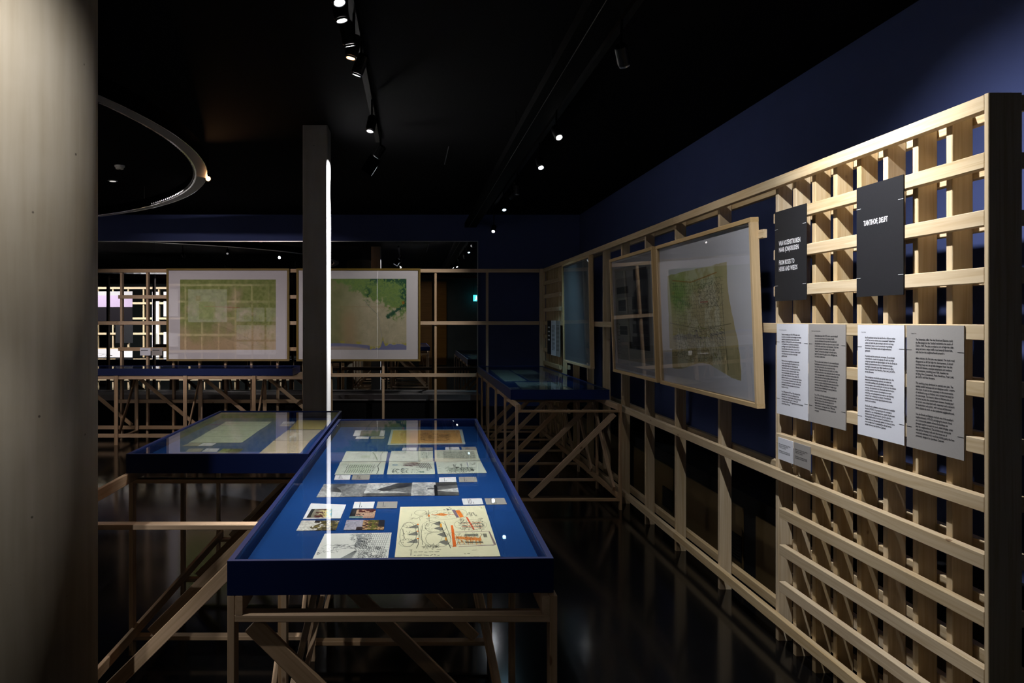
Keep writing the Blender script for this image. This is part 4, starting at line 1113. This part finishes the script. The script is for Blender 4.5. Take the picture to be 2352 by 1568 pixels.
for l_, r_, mt, lb in ((1787, 1821, M_PAPER, 'small white caption card on the slats below the first white text board'), (1824, 1860.7, M_GREY, 'small grey caption card on the slats below the first grey text board')):
    b = board('caption_card', yX(l_, xt), yX(r_, xt), .854, .952, mt, lb, GS, None, 'caption')
    btext(b, 'Bewoners van de wijk richten\nde straten zelf in, Delft\n1975, foto archief\n\nResidents of the area lay out\nthe streets themselves, 1975', .08, .26, .85, .70, M_INK, .01)
# far end of the stud wall
GF = 'small boards at the far end of the stud wall'
b = board('title_board', 9.62, 9.375, 1.07, 1.475, M_BLACKBOARD, 'dim black title board at the far corner of the stud wall', GF)
for k in range(4): box('lettering', (XT - BDT - .0006, 9.58, 1.385 - k * .05), (XT - BDT - .0001, 9.45, 1.402 - k * .05), M_WINK, b[0])
b = board('text_board', 9.365, 9.075, 1.065, 1.475, M_PAPER, 'dim white text board at the far corner of the stud wall', GF)
for k in range(20): box('lettering', (XT - BDT - .0006, 9.32, 1.415 - k * .015), (XT - BDT - .0001, 9.12, 1.420 - k * .015), M_INK, b[0])
b = board('text_board', 9.065, 8.80, 1.065, 1.475, M_GREY, 'dim grey text board at the far corner of the stud wall', GF)
for k in range(20): box('lettering', (XT - BDT - .0006, 9.02, 1.415 - k * .015), (XT - BDT - .0001, 8.85, 1.420 - k * .015), M_INK, b[0])
# captions on the far wall, left of the map
for l_, r_, mt, lb in ((322, 346.2, M_PAPER, 'small white caption card on the far stud wall, left of the green map'), (348.6, 373, M_GREY, 'small grey caption card on the far stud wall, left of the green map')):
    s = YB0 / F
    o = box('caption_card', ((l_ - CX) * s, YB0 - .006, H - (816 - CY) * s), ((r_ - CX) * s, YB0 - .001, H - (798.6 - CY) * s), mt)
    tag(o, lb, 'caption', GS)
    box('lettering', ((l_ + 2 - CX) * s, YB0 - .0068, H - (805 - CY) * s), ((l_ + 18 - CX) * s, YB0 - .0062, H - (803.6 - CY) * s), M_INK, o)

# ---------------------------------------------------------------- poster lattice beyond the column (seen in the mirror window and the picture glass)
YL = 4.2
lw = thing('timber_lattice_wall', (-5.4, YL, 0), 'brightly lit spruce lattice hung with posters, seen in the mirror window', 'timber wall', 'spruce stud walls')
for i in range(0, 13, 2):
    z = ZR(i) + .05
    bar('batten', (-8.6, YL + .015, z), (-2.7, YL + .015, z), Z_, BH, BT, M_WOOD, lw)
for k in range(18):
    x = -8.58 + k * .3345
    bar('post', (x, YL - .034, 0), (x, YL - .034, 2.18), Y_, .065, .029, M_WOOD, lw)
def poster(x0, x1, z0, z1, kind, label, mat=None):
    O = Vector((x1, YL + .031, z0))
    u, v, n = -X_, Z_, Y_
    c = O + u * ((x1 - x0) / 2)
    M = Matrix(((u.x, v.x, n.x, c.x), (u.y, v.y, n.y, c.y), (u.z, v.z, n.z, c.z), (0, 0, 0, 1)))
    hw, h = (x1 - x0) / 2, z1 - z0
    vs = [(-hw, 0, 0), (hw, 0, 0), (hw, h, 0), (-hw, h, 0), (-hw, 0, .005), (hw, 0, .005), (hw, h, .005), (-hw, h, .005)]
    mt = mat or PM[kind]
    tag(link('poster', mesh_from('poster', vs, BOXF, mt, uvs=[(0, 0), (1, 0), (1, 1), (0, 1)] * 2), M), label, 'poster', 'posters on the lit lattice')
PM = [printed('poster_print_%s' % 'abcd'[i], img_poster(i)) for i in range(4)]
poster(-7.6, -6.13, 1.42, 2.11, 0, 'large poster with a dark landscape photo, top left of the lit lattice')
poster(-6.50, -6.12, .98, 1.38, 0, 'dark grey board below the landscape poster on the lit lattice', M_BLACKBOARD)
poster(-7.6, -6.13, .40, .85, 2, 'wide white poster with black lines, low on the lit lattice')
poster(-5.70, -5.55, .45, 2.1, 3, 'narrow white banner on the lit lattice')
poster(-5.45, -4.70, 1.56, 2.10, 3, 'white poster beside the narrow banner, upper row of the lit lattice')
poster(-5.45, -4.70, .95, 1.22, 2, 'white poster beside the narrow banner, middle row of the lit lattice')
poster(-5.45, -4.70, .36, .80, 2, 'white poster beside the narrow banner, lower row of the lit lattice')
poster(-4.50, -3.55, .36, .66, 2, 'low white sheet under the green map on the lit lattice')
poster(-3.45, -2.75, .36, .66, 2, 'low white sheet under the small sheets on the lit lattice')
poster(-4.50, -3.72, 1.44, 2.10, 1, 'white poster with a green map on the lit lattice')
for r_, (z0, z1) in enumerate(((1.45, 1.73), (1.09, 1.38), (.79, 1.05))):
    for c_, (x0, x1) in enumerate(((-3.53, -3.23), (-3.19, -2.97), (-2.93, -2.74))):
        poster(x0, x1, z0, z1, 3, 'small sheet on the lit lattice, %s row, %s one' % (('upper', 'middle', 'lower')[r_], ('wide', 'narrow', 'narrowest')[c_]))

# ---------------------------------------------------------------- ceiling fittings
def ring():
    dz = 1.2; z0 = H + dz; R = 3.76 * dz; cx, cy = -5.04 * dz, 4.40 * dz
    n = 160
    def band(r0, r1, za, zb, mat, name, parent):
        v, f = [], []
        for i in range(n):
            a = 2 * math.pi * i / n
            for r_, z_ in ((r0, za), (r1, za), (r1, zb), (r0, zb)): v.append((r_ * math.cos(a), r_ * math.sin(a), z_))
        for i in range(n):
            j = (i + 1) % n
            for q in range(4): f.append((4 * i + q, 4 * j + q, 4 * j + (q + 1) % 4, 4 * i + (q + 1) % 4))
        me = mesh_from(name, v, f, mat)
        bm = bmesh.new(); bm.from_mesh(me); bmesh.ops.recalc_face_normals(bm, faces=bm.faces); bm.to_mesh(me); bm.free()
        return link(name, me, Matrix.Translation((cx, cy, z0)), parent)
    r = thing('ceiling_ring', (cx, cy, z0), 'huge dark metal ring hanging below the ceiling behind the round column', 'ceiling ring')
    band(R - .004, R, .0, .11, M_RING, 'outer_band', r)
    band(R - .085, R - .005, 0, .012, M_RINGUNDER, 'underside', r)
    band(R - .100, R - .086, .0, .09, M_RING, 'inner_band', r)
    for k in range(150):                                      # small lamps studding the inner edge along the stretch in view
        a = -1.15 + k * .0125
        box('ring_lamp', (cx + (R - .108) * math.cos(a) - .004, cy + (R - .108) * math.sin(a) - .004, z0 + .006), (cx + (R - .108) * math.cos(a) + .004, cy + (R - .108) * math.sin(a) + .004, z0 + .018), M_STEEL, r)
    for k in range(12):
        a = 2 * math.pi * (k + .5) / 12
        x, y = cx + (R - .045) * math.cos(a), cy + (R - .045) * math.sin(a)
        if y < YB - .1 and XL + .1 < x: bar('hanger', (x, y, z0 + .012), (x, y, ZC), X_, .008, .008, M_METAL, r)
    return r
ring()
def tray():
    r = thing('cable_tray', (.81, 5.3, 2.70), 'long black cable tray hanging under the ceiling towards the far wall', 'cable tray')
    x0, x1, z0, z1 = .70, .845, 2.72, 2.78
    box('tray_floor', (x0, .6, z0), (x1, 10.5, z0 + .003), M_TRAY, r)
    box('tray_side', (x0 - .004, .6, z0), (x0, 10.5, z1), M_TRAY, r)
    box('tray_side', (x1, .6, z0), (x1 + .004, 10.5, z1), M_TRAY, r)
    bar('tray_edge', (x0 + .05, .6, z0 - .002), (x0 + .05, 10.5, z0 - .002), X_, .003, .003, M_RINGUNDER, r)
    for y in (1.2, 2.6, 4.0, 5.4, 6.8, 8.2, 9.6):
        bar('hanger', (x0 + .01, y, z1 - .03), (x0 + .01, y, ZC), X_, .006, .006, M_METAL, r); bar('hanger', (x1 - .01, y, z1 - .03), (x1 - .01, y, ZC), X_, .006, .006, M_METAL, r)
    for k in range(3): bar('cable', (x0 + .03 + k * .05, .65, z0 + .012), (x0 + .04 + k * .045, 10.45, z0 + .012), X_, .014, .014, M_BLACK, r)
tray()
for x, y0, y1, lb in ((-.276, 1.2, 6.2, 'black lighting track over the glass cases'), (1.0, 1.5, 10.3, 'black lighting track right of the cable tray')):
    o = box('lighting_track', (x - .017, y0, ZC - .035), (x + .017, y1, ZC), M_METAL); tag(o, lb, 'lighting track', 'lighting tracks on the ceiling')
EM = {}
def spot(pos, aim, watt, colr, ang, glow, label):
    pos, aim = Vector(pos), Vector(aim)
    d = (aim - pos).normalized()
    q = (-d).to_track_quat('Z', 'Y').to_matrix().to_4x4()      # local -Z looks along the beam
    M = Matrix.Translation(pos) @ q
    r = thing('track_spotlight', pos, label, 'spotlight', 'ceiling spotlights')
    ck = (colr, glow)
    if ck not in EM:
        EM[ck] = emit('lamp_glow', tuple(.25 + .75 * k for k in colr) if colr is not AMBER else (1, .55, .25), glow)
    link('lens', SPM['lens'](EM[ck]), M, r)
    link('rim', SPM['rim'], M, r); link('body', SPM['body'], M, r)
    if watt > 1000:                                          # barn doors added only to hold the strongest beam on the pillar
        sd_ = d.cross(X_).normalized(); th_ = d.cross(sd_)
        for sg in (-1, 1):
            p_ = pos + sd_ * (.030 * sg) - d * .004
            bar('added_barn_door', p_, p_ + d * .13, th_, .09, .002, M_SOOT, r)
    top = pos - d * .07
    bar('stem', (top.x, top.y, top.z), (top.x, top.y, ZC - (.036 if abs(top.x + .276) < .12 or abs(top.x - 1.0) < .12 else 0)), X_, .012, .012, M_METAL, r)
    ld = bpy.data.lights.new('lamp', 'SPOT')
    ld.energy = watt; ld.color = colr; ld.spot_size = math.radians(ang); ld.spot_blend = 1.0 if colr is WHITE else .75; ld.shadow_soft_size = .008 if watt > 1000 else .018
    lo = bpy.data.objects.new('lamp', ld); col.objects.link(lo)
    lo.parent = r; lo.matrix_parent_inverse = WORLD[r.name].inverted(); lo.matrix_basis = Matrix.Translation(pos + d * .006) @ q
LENS = {}
def lens_mesh(mat):
    if mat.name not in LENS: LENS[mat.name] = lathe_mesh('lens', [(.019, -.001), (.019, .004)], mat, 24)
    return LENS[mat.name]
SPM = {'lens': lens_mesh}
vr, fr = [], []
for i in range(24):
    a = 2 * math.pi * i / 24
    for r_, z_ in ((.020, .006), (.0245, .006), (.0265, .0), (.0265, .004), (.0245, -.003), (.0215, -.002)): vr.append((r_ * math.cos(a), r_ * math.sin(a), z_))
for i in range(24):
    j = (i + 1) % 24
    for q_ in range(6): fr.append((6 * i + q_, 6 * j + q_, 6 * j + (q_ + 1) % 6, 6 * i + (q_ + 1) % 6))
SPM['rim'] = mesh_from('rim', vr, fr, plain('lamp_rim', (.18, .19, .20), .25, .5, metal=.6))
SPM['body'] = lathe_mesh('body', [(.027, .007), (.030, .012), (.030, .095), (.022, .105), (.012, .108)], M_METAL, 20)
for s_ in SPOTS: spot(*s_)

# smoke detector, downlight, hanging rod
v, f = lathe([(.018, -.038), (.034, -.034), (.037, -.02), (.045, -.016), (.047, 0)], 28)
sd = tag(link('smoke_detector', mesh_from('smoke_detector', v, f, M_WHITE), Matrix.Translation((-2.73, 7.30, ZC))), 'small white smoke detector on the ceiling inside the ring', 'smoke detector')
link('sensor_slot', lathe_mesh('sensor_slot', [(.0125, -.041), (.0125, -.039)], M_BLACK, 16), Matrix.Translation((-2.73, 7.30, ZC)), sd)
dl = tag(link('downlight', lathe_mesh('downlight', [(.04, -.006), (.048, -.004), (.05, 0)], M_STEEL, 24), Matrix.Translation((-3.1, 8.1, ZC))), 'small recessed ceiling light inside the ring', 'ceiling light')
link('lens', lathe_mesh('lens', [(.032, -.0075), (.032, -.0065)], emit('downlight_glow', (1, .95, .9), .7), 20), Matrix.Translation((-3.1, 8.1, ZC)), dl)
p0 = onY(1030.5, 336, 6.5); p1 = onY(1021, 377.5, 6.5)
hr = bar('hanging_rod', p1, (p0.x, p0.y, ZC), X_, .007, .007, M_STEEL); tag(hr, 'short tilted metal rod hanging from the ceiling left of the cable tray', 'rod')

# exit sign on the wall behind the camera
YE = YF + .30
EXG = emit('exit_glow', (.06, .75, .85), 2.6)
ex = thing('exit_sign', (2.08, YE + .03, 2.09), 'glowing blue green exit sign behind the camera, seen in the mirror window', 'exit sign')
box('housing', (1.94, YE + .005, 2.08), (2.24, YE + .04, 2.30), M_WHITE, ex)
box('face', (1.95, YE + .0405, 2.09), (2.23, YE + .044, 2.29), EXG, ex)
box('face', (1.95, YE + .001, 2.09), (2.23, YE + .0045, 2.29), EXG, ex)  # glowing back face added to throw blue green light on the wall
for x in (1.97, 2.21): bar('hanger', (x, YE + .02, 2.30), (x, YE + .02, ZC), X_, .008, .008, M_METAL, ex)
eg = emit('exit_white', (.75, 1, 1), 3.2)
box('figure', (2.03, YE + .045, 2.16), (2.07, YE + .046, 2.23), eg, ex); box('figure', (2.04, YE + .045, 2.235), (2.065, YE + .046, 2.26), eg, ex)
bar('figure', (2.05, YE + .0455, 2.165), (2.00, YE + .0455, 2.115), X_, .018, .001, eg, ex); bar('figure', (2.05, YE + .0455, 2.165), (2.09, YE + .0455, 2.11), X_, .018, .001, eg, ex)
bar('arrow', (2.12, YE + .0455, 2.19), (2.20, YE + .0455, 2.19), Z_, .018, .001, eg, ex); bar('arrow', (2.20, YE + .0455, 2.19), (2.165, YE + .0455, 2.225), X_, .016, .001, eg, ex); bar('arrow', (2.20, YE + .0455, 2.19), (2.165, YE + .0455, 2.155), X_, .016, .001, eg, ex)
